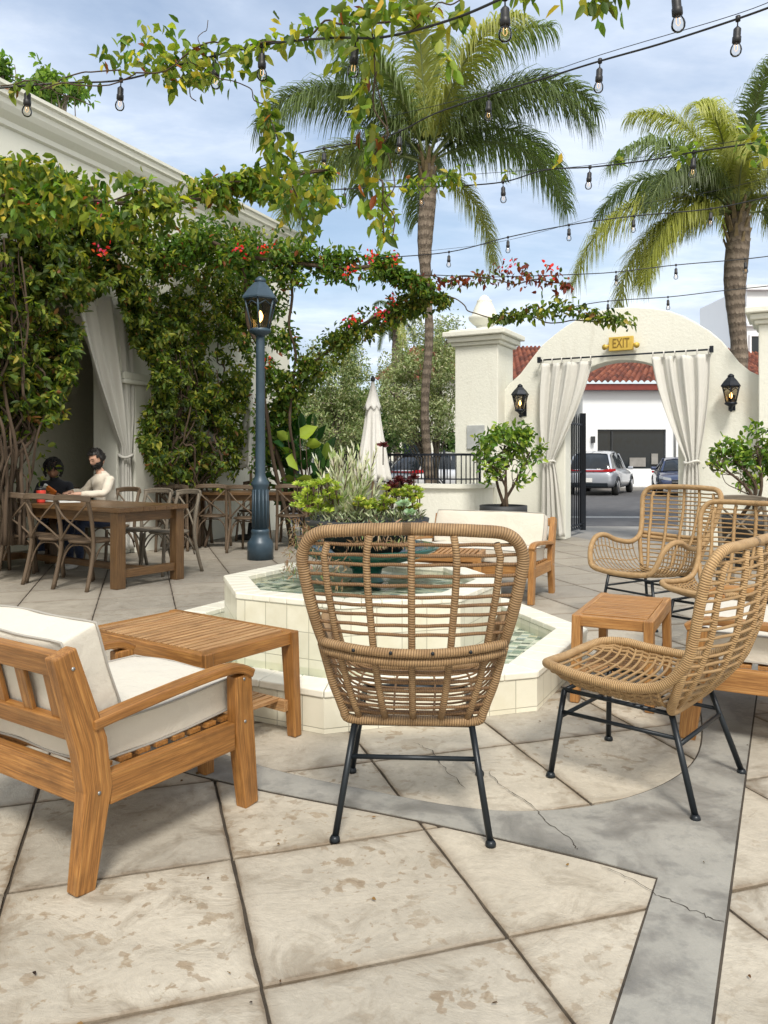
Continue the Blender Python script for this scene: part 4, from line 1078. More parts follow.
# rear table
bt = thing('dining_table', 'brown wooden table beyond the blue lamp post, ringed by cross-back chairs', 'dining table', (-1.95, 11.45, 0), R(-3))
m = MB()
for k in range(5): m.box((0, -.38+(k+.5)*.152, .765), (1.9, .149, .045))
m.build('tabletop', TABLE_WOOD, bt, bevel=.004)
for sx in (-1, 1):
    for sy in (-1, 1): m = MB(); m.box((sx*.86, sy*.31, .371), (.09, .09, .742)); m.build('leg', TABLE_WOOD, bt, bevel=.005)
m = MB(); m.box((0, -.30, .70), (1.6, .03, .08)); m.box((0, .30, .70), (1.6, .03, .08)); m.build('apron', TABLE_WOOD, bt)
dup(x0, (-2.42, 10.95, 0), R(4), 'cross-back chair at the rear table, leftmost, against the vine-covered wall')
dup(x0, (-1.84, 10.55, 0), R(-14), 'cross-back chair at the rear table, directly behind the blue lamp post')
dup(x0, (-2.95, 10.75, 0), R(12), 'cross-back chair left of the rear table, just right of the long dining table')
dup(x0, (-1.32, 10.95, 0), R(8), 'cross-back chair at the rear table, right of the blue lamp post')
dup(x0, (-2.05, 12.05, 0), R(176), 'cross-back chair on the far side of the rear table, left one')
dup(x0, (-1.40, 12.0, 0), R(186), 'cross-back chair on the far side of the rear table, right one')
dup(g0, (3.30, 6.95, 0), R(170), 'greyed cross-back chair at the right edge, in front of the citrus pot')

# ------------------------------------------------------------------ lamp post
lp = thing('lamp_post', 'slate blue lamp post with a lit glass lantern, left of the fountain', 'lamp post', (-1.56, 9.7, 0))
m = MB(); m.lathe([(.165, 0), (.165, .20), (.15, .23), (.12, .27), (.11, .33), (.12, .35), (.108, .38)], (0, 0, 0), 16); m.build('base', LAMP_BLUE, lp)
m = MB()
prof = [(.10, .38), (.095, .9), (.11, .93), (.115, .96), (.09, 1.0), (.064, 1.06), (.060, 1.5), (.055, 2.6), (.055, 2.77), (.05, 2.80)]
vs = []; seg = 32
m.lathe(prof, (0, 0, 0), seg)
for k in range(12):
    a = 2*PI*k/12; m.tube([(math.cos(a)*.098, math.sin(a)*.098, .40), (math.cos(a)*.093, math.sin(a)*.093, .88)], .012, 6)
m.build('pole', LAMP_BLUE, lp)
lantern(lp, (0, 0, 2.78), 1.36, LAMP_BLUE, 6)
for ch in lp.children:
    if ch.name.startswith('lantern_base'):
        pass

# ------------------------------------------------------------------ closed umbrellas
def umbrella(label, loc, H, zb, r0):
    r = thing('closed_umbrella', label, 'umbrella', loc, random.random(), 'closed white umbrellas')
    m = MB(); m.tube([(0, 0, 0), (0, 0, H-.02)], .022, 8); m.build('pole', m_plain('umbrella_pole', (.35, .25, .15), .6), r)
    m = MB(); m.lathe([(.25, 0), (.25, .05), (.06, .07), (.04, .25)], (0, 0, .002), 16); m.build('base', CHARCOAL, r)
    m = MB(); n = 64; vs = []
    L = [(0, .03), (.06, .05), (.13, .10), (.18, .135)]
    def skin(zt, zb_, ra_, rb_, fa, lobes=8, rows=18):
        vs = []; gs = []
        for j in range(rows+1):
            f = j/rows; z = lerp(zt, zb_, f); rr = lerp(ra_, rb_, f**1.15)
            for i in range(n):
                a = 2*PI*i/n; k = fa*min(1, f*1.6)
                x = rr*(1+k*math.cos(lobes*a+.6*math.sin(3*f)))*(1+.12*math.sin(a*2+f*2)*f)
                vs.append((x*math.cos(a), x*math.sin(a), z-(.05*(1+math.cos(lobes*a))*f*.6)))
                gs.append((a, z, 0))
        m.add(vs, [(j*n+i, j*n+(i+1) % n, (j+1)*n+(i+1) % n, (j+1)*n+i) for j in range(rows) for i in range(n)], gs, True)
    skin(H-.30, zb, .09, r0, .30)
    m.build('canopy', UMB, r, solid=.004)
    m = MB(); skin(H, H-.36, .02, .125, .05, rows=8); m.build('vent_cap', UMB, r, solid=.004)
    m = MB(); m.lathe([(.02, H), (.035, H+.02), (.035, H+.05), (.012, H+.08), (0, H+.085)], (0, 0, 0), 10); m.build('finial', CHARCOAL, r)
    return r
umbrella('closed white patio umbrella rising behind the fountain planter', (-.16, 11.1, 0), 2.38, 1.0, .21)
umbrella('closed white patio umbrella by the vine wall, half behind the blue lamp post', (-2.12, 12.25, 0), 2.42, 1.15, .22)
# ------------------------------------------------------------------ climbing plants
GREENS = [(4, (.075, .125, .022)), (4, (.13, .18, .028)), (2.6, (.21, .25, .035)), (1.2, (.33, .32, .05)), (1.8, (.04, .075, .018)), (.4, (.20, .10, .035))]
YGREENS = [(3, (.14, .21, .028)), (3, (.22, .28, .04)), (1.6, (.36, .36, .05)), (2.4, (.075, .14, .022)), (.5, (.50, .42, .05)), (.15, (.30, .10, .03))]
REDS = [(3, (.16, .03, .02)), (2, (.24, .06, .03)), (1.2, (.12, .09, .025)), (1, (.10, .15, .03))]
def rand_dirs(n, down=.5, spread=1.0):
    d = rng.normal(size=(n, 3))*spread; d[:, 2] -= down; return d
def mask3(P, sc=1.6, th=.0):
    """clumpy density: sum of sines as a cheap noise"""
    x, y, z = P[:, 0]*sc, P[:, 1]*sc, P[:, 2]*sc
    return (np.sin(x*3.1+1.7*np.sin(z*2.3))+np.sin(z*3.7+1.3*np.sin(y*2.9+x))+np.sin(y*3.3+z*1.9)) > th
def wall_region(poly, n, omin, omax, py_jit=0, clump=True, th=-.4):
    px, py = sample_poly(poly, int(n*1.9)); cl_ = .5+.5*np.sin(px*.17+2*np.sin(py*.11))*np.sin(py*.15+1.5*np.sin(px*.09)); off = omin+(omax-omin)*rng.uniform(0, 1, len(px))**.6*(.3+.7*cl_)
    k = (px-CX)/F; P0x = BP.x+BN.x*off; P0y = BP.y+BN.y*off
    t = (k*P0y-P0x)/(B.x-k*B.y); Y = P0y+B.y*t; X = k*Y; Z = CH+(HY-py)/F*Y
    P = np.stack([X, Y, Z], 1)
    if clump: P = P[mask3(P, 1.7, th) | mask3(P, 5.0, .9)]
    return P[:n]
def path_cloud(path, n, r, clump=True, taper=True, th=-.4, sc=3.0):
    path = [Vector(p) for p in path]; L = [0]
    for i in range(1, len(path)): L.append(L[-1]+(path[i]-path[i-1]).length)
    A = np.array(path); u = rng.uniform(0, L[-1], int(n*1.9))
    C = np.stack([np.interp(u, L, A[:, k]) for k in range(3)], 1)
    rr = np.interp(u, L, r if isinstance(r, (list, tuple)) and len(r) == len(path) else np.linspace(r[0], r[-1], len(L)) if isinstance(r, (list, tuple)) else [r]*len(L))
    o = rng.normal(size=(len(u), 3)); o /= np.linalg.norm(o, axis=1, keepdims=True); o *= (rng.uniform(0, 1, len(u))**.5)[:, None]*rr[:, None]
    P = C+o
    if clump: P = P[mask3(P, sc, th)]
    return P[:n]
def vine(name, label, clouds, size, palette, root, cat='vine', mat=None, group=None, stems=None, flowers=None, down=.5, stem_mat=None):
    r = thing(name, label, cat, root, 0, group)
    P = np.concatenate(clouds); n = len(P)
    s = size[0]+(size[1]-size[0])*rng.beta(1.4, 1.8, n)*1.15
    leaf_mesh('foliage', P, rand_dirs(n, down, .7), s, rng.uniform(.38, .55, n), pick_cols(n, palette, .35), mat or LEAF, r, r)
    if stems:
        m = MB()
        for pts, rad in stems: m.tube(pts, rad, 6)
        m.build('stem', stem_mat or BARK, r, world=True)
    if flowers is not None and len(flowers):
        for f in flowers:
            Fp = np.array([np.array(f)+rng.normal(size=3)*.045 for k in range(15)])
            leaf_mesh('flower_cluster', Fp, rand_dirs(len(Fp), -.1, 1), rng.uniform(.04, .065, len(Fp)), .6, pick_cols(len(Fp), [(3, (.75, .03, .03)), (1, (.75, .07, .22)), (1, (.8, .16, .05))]), PETAL, r, r)
    return r
def wob(p0, p1, n=10, amp=.15, sag=0.0):
    p0, p1 = Vector(p0), Vector(p1); out = []
    for k in range(n+1):
        f = k/n; e = math.sin(f*PI)
        out.append(lerp(p0, p1, f)+V(random.gauss(0, amp), random.gauss(0, amp), random.gauss(0, amp)-sag)*e)
    return catmull(out, 3)
def stems_up(pxs, ytop, ybot, n, off=(.15, .5), rad=(.006, .02), amp=.12):
    out = []
    for k in range(n):
        px = random.uniform(*pxs); p0 = on_bwall(px, ybot, random.uniform(*off)); p0.z = max(p0.z, 0.0)
        p1 = on_bwall(px+random.uniform(-25, 25), random.uniform(ytop, ytop+60), random.uniform(*off))
        a = random.uniform(*rad); pts = wob(p0, p1, 9, amp); out.append((pts, [a*(1-.6*i/len(pts)) for i in range(len(pts))]))
    return out
# 1 left mass on the wall by the alcove
polyA = [(-30, 150), (0, 158), (40, 165), (78, 178), (112, 210), (152, 236), (165, 262), (140, 276), (108, 286), (84, 303), (72, 322), (76, 345), (62, 392), (54, 420), (30, 436), (-30, 445)]
polyA2 = [(-30, 400), (60, 400), (56, 440), (60, 475), (50, 500), (-30, 510)]
cl = [wall_region(polyA, 24000, .2, .95), wall_region(polyA2, 170, .2, .5), wall_region([(72, 300), (86, 300), (80, 360), (66, 420), (60, 420), (66, 360)], 250, .5, 1.0)]
vine('climbing_vine', 'dense dark green climbing vine hanging over the left end of the dining table', cl, (.045, .115), GREENS, on_bwall(10, 500, .5)*1, stems=stems_up((-15, 26), 230, 545, 40, (.25, .8), (.008, .026), .10),
     flowers=[on_bwall(101, 252, 1.15), on_bwall(96, 205, 1.1)])
# 2 column between arch and lamp
polyB = [(108, 262), (150, 272), (168, 245), (196, 232), (240, 228), (266, 250), (268, 300), (252, 332), (252, 372), (246, 420), (243, 465), (228, 490), (192, 490), (176, 478), (160, 482), (146, 462), (137, 436), (142, 412), (158, 396), (152, 366), (134, 346), (124, 315)]
cl = [wall_region(polyB, 22000, .15, .85), wall_region([(150, 380), (175, 360), (170, 470), (150, 470)], 900, .4, .9)]
vine('climbing_vine', 'thick green climbing vine covering the wall between the alcove curtain and the blue lamp post', cl, (.045, .105), GREENS, on_bwall(200, 545, .3), stems=stems_up((160, 215), 330, 547, 22, (.2, .6), (.01, .035), .14))
# arch over the curtain
# 3 flowered top run
def pxpath(lst): return [at(x, y, d) for x, y, d in lst]
top = pxpath([(150, 262, 10.0), (200, 240, 10.2), (240, 255, 10.4), (290, 262, 10.5), (340, 268, 10.4), (390, 268, 10.2), (432, 288, 10.0)])
cl = [path_cloud(top, 5200, [.22, .42, .48, .38, .28, .22, .12], th=-.5), path_cloud(pxpath([(262, 280, 10.6), (275, 330, 10.8), (282, 380, 11), (270, 440, 11.2), (262, 480, 11.4)]), 2600, [.3, .35, .4, .3, .2], th=-.3)]
fl = [at(238, 250, 9.8), at(264, 247, 9.9), at(266, 362, 10.5), at(350, 272, 10.0), at(372, 256, 9.9), at(396, 256, 9.8)]
vine('flowering_vine', 'red-flowered climbing vine spanning above the lamp post towards the palm', cl, (.065, .11), [(4, (.075, .15, .025)), (3, (.13, .22, .03)), (1.5, (.24, .28, .04)), (.6, (.04, .09, .02)), (.3, (.25, .08, .03))], (-1.5, 10.6, 0),
     stems=[(catmull(top, 4), .03), (wob((-1.35, 11.2, 0), top[2], 9, .05), .028), (wob((-1.3, 11.25, 0), top[3], 9, .05), .02)], flowers=fl)
limb = pxpath([(270, 415, 11.2), (300, 378, 11), (335, 345, 10.8), (375, 318, 10.6), (412, 304, 10.4), (446, 300, 10.2)])
vine('flowering_vine', 'slanting arm of green vine rising behind the closed umbrella towards the urn pillar', [path_cloud(limb, 3600, [.34, .32, .25, .24, .20, .10], th=-.7)], (.06, .10), GREENS+[(2, (.13, .21, .03))], (-1.4, 11.2, 0),
     stems=[(catmull(limb, 4), .03), (wob((-1.35, 11.3, 0), limb[0], 6, .05), .035)], flowers=[at(393, 300, 10.2), at(380, 312, 10.2), at(352, 322, 10.3)])
# ------------------------------------------------------------------ string lights
def cable_pts(lst, sag=0.0): return catmull([at(x, y, d) for x, y, d in lst], 6)
def string(label, lst, bulbs, rad=.006, extra=None):
    pts = cable_pts(lst); r = thing('string_light', label, 'string lights', pts[0], 0, 'bulb strings over the courtyard')
    m = MB(); m.tube(pts, rad, 6)
    if extra: m.tube(cable_pts(extra), .0022, 4)
    m.build('cable', SOCKET, r, world=True)
    xs = [CX+p.x/p.y*F for p in pts]
    for bx in bulbs:
        i = min(range(len(xs)-1), key=lambda k: abs((xs[k]+xs[k+1])/2-bx)); f = (bx-xs[i])/(xs[i+1]-xs[i]+1e-6); p = lerp(pts[i], pts[i+1], max(0, min(1, f)))
        a = random.uniform(-.10, .10); b = random.uniform(-.06, .06)
        rot = Matrix.Rotation(a, 3, 'Y')@Matrix.Rotation(b, 3, 'X')
        def L(prof): return prof
        s_ = thing('tmp', None, None, p); bpy.data.objects.remove(s_)
        m = MB(); m.tube([p+V(0, 0, .012), p-V(0, 0, .012)], .012, 8); m.tube([p, p+rot@V(0, 0, -.05)], .0035, 5)
        o = MB(); o.lathe([(.004, -.035), (.014, -.045), (.018, -.05), (.018, -.085), (.021, -.088), (.021, -.112), (.017, -.116)][::-1], (0, 0, 0), 10)
        m.add([p+rot@Vector(v) for v in o.v], o.f, o.g, True); so = m.build('socket', SOCKET, r, world=True)
        g = MB(); q = MB(); q.lathe([(.014, -.114), (.018, -.122), (.025, -.136), (.0275, -.150), (.025, -.164), (.016, -.175), (0, -.179)][::-1], (0, 0, 0), 12)
        g.add([p+rot@Vector(v) for v in q.v], q.f, q.g, True); go = g.build('glass_bulb', BULB_GLASS, r, world=True); go.parent = so
        h = MB(); h.tube([p+rot@V(-.006, 0, -.122), p+rot@V(-.008, 0, -.145), p+rot@V(0, 0, -.155), p+rot@V(.008, 0, -.145), p+rot@V(.006, 0, -.122)], .0010, 4)
        ho = h.build('filament', FILAMENT, r, world=True); ho.parent = so
    return r
S1 = [(-25, 92, 4.3), (0, 88, 4.3), (60, 83, 4.4), (122, 80, 4.5), (190, 62, 4.2), (262, 45, 3.9), (330, 38, 3.6), (384, 37, 3.4), (450, 20, 3.2), (505, -3, 3.0), (560, -30, 2.8)]
string('nearest bulb string, wrapped in yellow-green vine across the top left of the photo', S1, [28, 121, 216, 262, 356, 505])
S2 = [(150, 205, 8.0), (207, 190, 7.6), (258, 168, 7.1), (300, 153, 6.7), (384, 137, 6.0), (434, 114, 5.6), (489, 95, 5.2), (545, 78, 4.7), (600, 61, 4.3), (660, 44, 4.0), (737, 19, 3.7), (800, -4, 3.5)]
string('bulb string rising to the top right corner across the crown of the left palm', S2, [207, 258, 324, 400, 489, 600, 738], extra=[(384, 118, 6), (489, 92, 5.2), (600, 55, 4.3), (737, 14, 3.7), (800, -12, 3.5)])
S3 = [(180, 198, 8.2), (219, 195, 8.0), (300, 191, 7.5), (345, 189, 7.3), (384, 187, 7.1), (450, 186, 6.8), (503, 182, 6.5), (545, 170, 6.2), (592, 167, 6.0), (650, 160, 5.6), (694, 152, 5.4), (768, 141, 5.0), (800, 134, 4.9)]
string('bulb string with a few sprouting leaves, crossing just below the left palm crown', S3, [219, 345, 420, 503, 590, 694], extra=[(384, 181, 7.1), (503, 172, 6.5), (592, 165, 6.0), (700, 147, 5.4), (800, 130, 4.9)])
S4 = [(380, 258, 9.3), (449, 252, 9), (509, 237, 8.7), (569, 225, 8.4), (634, 216, 8.1), (709, 209, 7.8), (768, 197, 7.5), (800, 190, 7.4)]
string('bulb string passing in front of the left palm trunk and the drooping right palm frond', S4, [449, 508, 569, 634, 711], extra=[(420, 252, 9), (509, 240, 8.7), (634, 206, 8.1), (709, 192, 7.8), (800, 170, 7.4)])
S5 = [(400, 275, 10.5), (434, 275, 10.4), (480, 277, 10.2), (530, 276, 10), (584, 274, 9.8), (616, 272, 9.7), (676, 265, 9.5), (745, 259, 9.2), (800, 252, 9)]
string('bulb string carrying the red-leaved vine above the gate wall', S5, [452, 508, 616, 676, 745])
S6 = [(545, 313, 10.9), (600, 302, 10.7), (668, 297, 10.4), (720, 291, 10.2), (768, 286, 10), (800, 281, 9.9)]
string('farthest bulb string, lowest over the crest of the gate wall', S6, [608, 668])
string('short end of a bulb string with one bulb at the very top right', [(600, -25, 3.0), (675, -14, 3.0), (760, -25, 3.0)], [675])

# yellow-green runs of vine on the cables
band = pxpath([(-25, 195, 5.4), (30, 196, 5.5), (90, 200, 5.7), (150, 206, 5.9), (205, 198, 6.1), (260, 180, 6.3), (330, 170, 6.4)])
c1_ = [path_cloud(band, 2500, [.32, .31, .27, .25, .19, .14, .07], th=-.5, sc=4), path_cloud(pxpath([(15, 170, 5.5), (50, 178, 5.5), (100, 190, 5.7)]), 260, .16), path_cloud(pxpath([(262, 192, 6.2), (300, 194, 6.2), (335, 200, 6.2)]), 160, .1)]
vine('cable_vine', 'yellow-green leafy vine strung across the left, in front of the building cornice', c1_, (.055, .10), YGREENS+[(2, (.10, .18, .03))], band[0], stems=[(catmull(band, 4), .012), (wob(band[0], band[4], 12, .05), .006), (wob(band[2], band[6], 12, .04), .006)], down=.7)
p1 = pxpath([(105, 62, 4.4), (125, 45, 4.4), (165, 50, 4.3), (190, 68, 4.2), (235, 55, 4.0)])
p2 = pxpath([(285, 30, 3.8), (320, 28, 3.7), (352, 35, 3.5), (385, 20, 3.4), (415, 8, 3.3)])
p3 = pxpath([(235, 50, 4), (262, 70, 4.0), (266, 110, 4.0), (275, 150, 4.1), (290, 165, 4.1)])
cl = [path_cloud(p1, 240, [.10, .14, .18, .17, .10], False), path_cloud(pxpath([(160, 60, 4.3), (215, 85, 4.2)]), 60, .10, False), path_cloud(p2, 120, [.10, .13, .15, .16, .12], False), path_cloud(p3, 42, .06, False), path_cloud(pxpath([(0, 88, 4.3), (105, 75, 4.4)]), 22, .04, False), path_cloud(pxpath([(235, 50, 4.0), (290, 40, 3.8)]), 45, .07, False)]
wisps = [(wob(at(0, 86, 4.3), at(120, 70, 4.4), 8, .02), .004), (wob(at(40, 90, 4.3), at(262, 40, 4.0), 10, .04), .004), (wob(at(190, 62, 4.1), at(268, 105, 4.0), 8, .03), .003), (wob(at(165, 60, 4.3), at(196, 101, 4.2), 5, .03), .003), (wob(at(200, 45, 4.2), at(208, 20, 4.2), 4, .02), .002), (wob(at(240, 50, 4), at(410, 15, 3.4), 10, .03), .005), (wob(at(10, 75, 4.3), at(90, 105, 4.4), 6, .03), .003)]
vine('cable_vine', 'wispy yellow-green vine climbing along the nearest bulb string at the top left', cl, (.055, .085), YGREENS, at(120, 80, 4.4), stems=wisps, down=.7)
h1 = pxpath([(372, 25, 3.5), (366, 70, 3.5), (364, 110, 3.5), (372, 150, 3.55), (370, 190, 3.6), (384, 235, 3.6)])
h2 = pxpath([(400, 5, 3.4), (430, 20, 3.3), (470, 8, 3.2)])
cl = [path_cloud(h1, 120, [.08, .07, .09, .08, .07, .05], False), path_cloud(h2, 45, .08, False), path_cloud(pxpath([(440, 40, 3.6), (455, 65, 3.6)]), 12, .04, False), path_cloud(pxpath([(345, 0, 3.5), (395, 0, 3.5)]), 40, .07, False)]
vine('hanging_vine', 'yellowing vine strand dangling in the middle before the left palm', cl, (.06, .095), YGREENS+[(.5, (.28, .08, .03))], h1[0], stems=[(wob(h1[0], h1[-1], 10, .03), .004), (wob(at(372, 30, 3.5), at(392, 240, 3.6), 10, .04), .003), (wob(at(390, 35, 3.4), at(460, 0, 3.2), 6, .03), .003)], down=1.2)
h3 = pxpath([(268, 105, 4.3), (270, 140, 4.3), (288, 165, 4.3), (300, 190, 4.3), (305, 225, 4.3)])
vine('hanging_vine', 'yellow-green vine cluster hanging left of the dangling strand, before the cornice end', [path_cloud(h3, 230, [.05, .08, .18, .20, .12], False), path_cloud(pxpath([(290, 200, 4.4), (330, 195, 4.4)]), 70, .1, False)], (.055, .085), YGREENS, h3[0], stems=[(wob(h3[0], h3[-1], 8, .03), .004)], down=1.0)
vine('cable_vine', 'leafy sprig at the top edge above the left palm, right of the centre', [path_cloud(pxpath([(580, -8, 3.0), (600, 4, 3.0), (622, 10, 3.0)]), 26, .06, False), path_cloud(pxpath([(500, -6, 3.1), (560, -4, 3.1)]), 16, .04, False)], (.06, .08), YGREENS, at(600, 0, 3), down=1.0, stems=[(wob(at(500, -5, 3.1), at(620, -4, 3), 6, .02), .003)])
rv = pxpath([(400, 276, 10.4), (440, 282, 10.3), (480, 278, 10.2), (508, 272, 10.1), (545, 280, 9.9), (572, 283, 9.8)])
vine('cable_vine', 'red-leaved vine with pink flowers along the bulb string above the gate', [path_cloud(rv, 360, [.10, .12, .12, .22, .20, .06], False)], (.07, .11), REDS+[(1.2, (.12, .2, .03))], rv[0], stems=[(wob(rv[0], rv[-1], 10, .04), .008)], flowers=[at(508, 266, 10.0), at(550, 270, 9.8)], down=1.0)
gv = pxpath([(490, 318, 10.2), (530, 312, 10.0), (560, 306, 9.8), (590, 312, 9.8), (632, 322, 9.7)])
vine('cable_vine', 'green leafy vine sprays just above the top of the gate wall', [path_cloud(gv, 480, [.06, .12, .17, .13, .10], False)], (.07, .11), GREENS+[(3, (.12, .2, .03))], gv[0], stems=[(wob(gv[0], gv[-1], 10, .05), .008), (wob(at(430, 290, 10.2), gv[0], 6, .05), .008)], down=.9)
vine('cable_vine', 'small fresh shoots growing on the middle bulb string', [path_cloud(pxpath([(x, y, d)for x, y, d in ((505, 176, 6.5), (510, 174, 6.5))]), 9, .03, False), path_cloud(pxpath([(614, 160, 5.9), (622, 162, 5.9)]), 14, .04, False), path_cloud(pxpath([(555, 165, 6.1), (558, 163, 6.1)]), 6, .03, False), path_cloud(pxpath([(745, 138, 5.1), (768, 150, 5.1)]), 40, .12, False), path_cloud(pxpath([(672, 155, 5.5), (700, 150, 5.4)]), 16, .05, False)], (.06, .09), YGREENS, at(505, 176, 6.5), down=.3)
cv = pxpath([(405, 185, 6.3), (435, 180, 6.3), (470, 172, 6.3)])
vine('cable_vine', 'bright green leaf tuft on the bulb string in front of the palm trunk', [path_cloud(cv, 110, .09, False), path_cloud(pxpath([(385, 180, 6.3), (390, 235, 6.3)]), 60, .08, False)], (.06, .09), YGREENS, cv[0], down=.5)

# ------------------------------------------------------------------ palms
def palm(label, base, H, n, L, seed, lean=(0, 0), rt=.17, yellow=.0, skirt=True, az_skip=None, specs=None):
    rs = np.random.default_rng(seed); rd = random.Random(seed)
    r = thing('palm_tree', label, 'palm tree', base); base = Vector(base)
    c = base+V(lean[0], lean[1], H)
    m = MB(); pts = [lerp(base, c, k/24)+V(.04*math.sin(k*.6), 0, 0) for k in range(25)]
    rad = [rt*(1.25-.35*min(1, k/6))*(1+.05*math.sin(k*2.1)) for k in range(25)]
    for k in range(17, 25): rad[k] = rt*(.9+(.85 if rt < .12 else .35)*math.sin((k-16)/9*PI))
    m.tube(catmull(pts, 2), [rad[min(24, k//2)] for k in range(49)], 14); m.build('trunk', PALM_BARK, r, world=True)
    m = MB()                                           # old leaf bases
    for k in range(26):
        a = k*2.4; z = -.75+k*.032; p = c+V(math.cos(a)*rt*.85, math.sin(a)*rt*.85, z)
        m.beam(p, p+V(math.cos(a)*.10, math.sin(a)*.10, .30), .09, .03, w1=.03)
    m.build('boots', m_plain('palm_boots', (.20, .15, .08), .9, 0, .6, 40, .35, 8), r, world=True)
    for i in range(len(specs) if specs else n):
        if specs: az, el, LL = specs[i]
        else:
            az = i*2.39996+rd.uniform(-.25, .25); f = i/(n-1); el = lerp(1.25, -.55, f**1.1)+rd.uniform(-.12, .12); LL = L*rd.uniform(.85, 1.1)
        d = Vector((math.cos(az)*math.cos(el), math.sin(az)*math.cos(el), math.sin(el)))
        K = 22; p = c.copy(); pts = []; g = 0; step = LL/K
        for k in range(K+1):
            pts.append(p.copy()); p = p+d*step
            d = (d+V(0, 0, -(.035+.0065*k)*(.75+.5*max(0, math.cos(el))))).normalized()
        m = MB(); m.tube(pts, [.02*(1-.85*k/K)+.003 for k in range(K+1)], 5)
        fr = m.build('frond', m_stem, r, world=True)
        P = []; D = []; S = []; Wd = []
        nl = 74
        vs = []; fs = []; cs = []
        yel = np.array([.34, .36, .09]) if rd.random() < .35+yellow else np.array([.17, .23, .085])
        if rd.random() < .3: yel = yel*.78
        for k in range(nl):
            f = .14+.86*k/(nl-1); x = f*K; j = min(K-1, int(x)); q = lerp(pts[j], pts[j+1], x-j); tg = (pts[j+1]-pts[j]).normalized()
            sdv = tg.cross(Vector((0, 0, 1))); 
            if sdv.length < .05: sdv = Vector((-math.sin(az), math.cos(az), 0))
            sdv.normalize(); upv = sdv.cross(tg)
            ll = (.26+.56*math.sin(PI*min(1, .12+f*.82))**.8)*LL/3.0
            for s in (-1, 1):
                for rep in range(3):
                    fan = rd.uniform(-.35, .55)
                    dd = (sdv*s*rd.uniform(.7, 1)+tg*rd.uniform(.5, 1.1)+upv*fan).normalized()
                    w = .0100*rd.uniform(.8, 1.3)*LL/3.0; lq = ll*rd.uniform(.75, 1.1); a = q.copy(); wn = dd.cross(upv).normalized()
                    o = len(vs); NS = 4
                    for e in range(NS+1):
                        ww = w*(1-(e/NS)**2*.9); vs.append(a-wn*ww); vs.append(a+wn*ww); cs.append(yel*rd.uniform(.9, 1.1)); cs.append(cs[-1])
                        a = a+dd*(lq/NS); dd = (dd+V(0, 0, -.62-.2*e)).normalized()
                    for e in range(NS): fs.append((o+2*e, o+2*e+1, o+2*e+3, o+2*e+2))
        M_ = ROOTM[r.name].translation
        me = bpy.data.meshes.new('leaflets'); me.from_pydata([tuple(v-M_) for v in vs], [], fs); me.materials.append(PALM_LEAF)
        ca = me.attributes.new('tint', 'FLOAT_COLOR', 'POINT'); C = np.ones((len(vs), 4), np.float32); C[:, :3] = np.array(cs)*rs.uniform(.8, 1.2); ca.data.foreach_set('color', C.ravel())
        o = bpy.data.objects.new('leaflets', me); COL.objects.link(o); o.parent = fr
    return r
m_stem = m_plain('frond_stem', (.16, .2, .06), .5)
P1S = [(.05, 1.0, 3.9), (-.35, .85, 3.5), (.45, .80, 3.7), (.9, 1.15, 3.4), (1.3, 1.4, 3.3), (-1.9, 1.42, 3.3), (2.5, 1.25, 3.4), (3.1, .95, 3.8), (2.75, .60, 3.7), (3.55, .85, 3.4), (2.1, .85, 3.2), (1.6, .7, 3.0), (-.9, 1.15, 3.2), (-2.4, 1.1, 3.2), (.35, -.25, 2.3), (.25, .62, 3.4), (3.3, .35, 3.0), (-.1, 1.25, 3.5), (3.0, 1.3, 3.4)]
P2S = [(3.12, .42, 3.9), (3.3, .15, 3.3), (3.35, .95, 3.2), (2.7, .85, 3.1), (2.9, 1.25, 3.0), (1.6, 1.35, 3.0), (-1.6, 1.3, 2.8), (-2.3, 1.1, 2.9), (-2.6, .7, 2.9), (.2, 1.0, 3.0), (-.3, .6, 3.0), (.7, .7, 3.0), (-.7, 1.15, 2.9), (1.2, .9, 2.8), (2.2, 1.0, 2.8), (3.0, .05, 2.4), (-.2, .1, 2.4), (3.5, .2, 2.9), (-1.9, .9, 2.6), (2.3, .4, 2.6)]
c = at(427, 165, 13.8); palm('tall queen palm with drooping fronds rising behind the low curved wall and railing', (c.x, 13.8, 0), c.z, 30, 3.5, 3, (0, 0), .085, -.2, specs=P1S)
c = at(737, 214, 14.2); palm('stouter palm with a thick grey trunk behind the right end of the gate wall', (c.x, 14.2, 0), c.z, 28, 3.1, 9, (0, 0), .165, .5, specs=P2S)
c = at(397, 318, 29); palm('small distant palm seen between the vine and the left olive tree', (c.x, 29, 0), c.z, 11, 1.4, 5, (0, 0), .14)

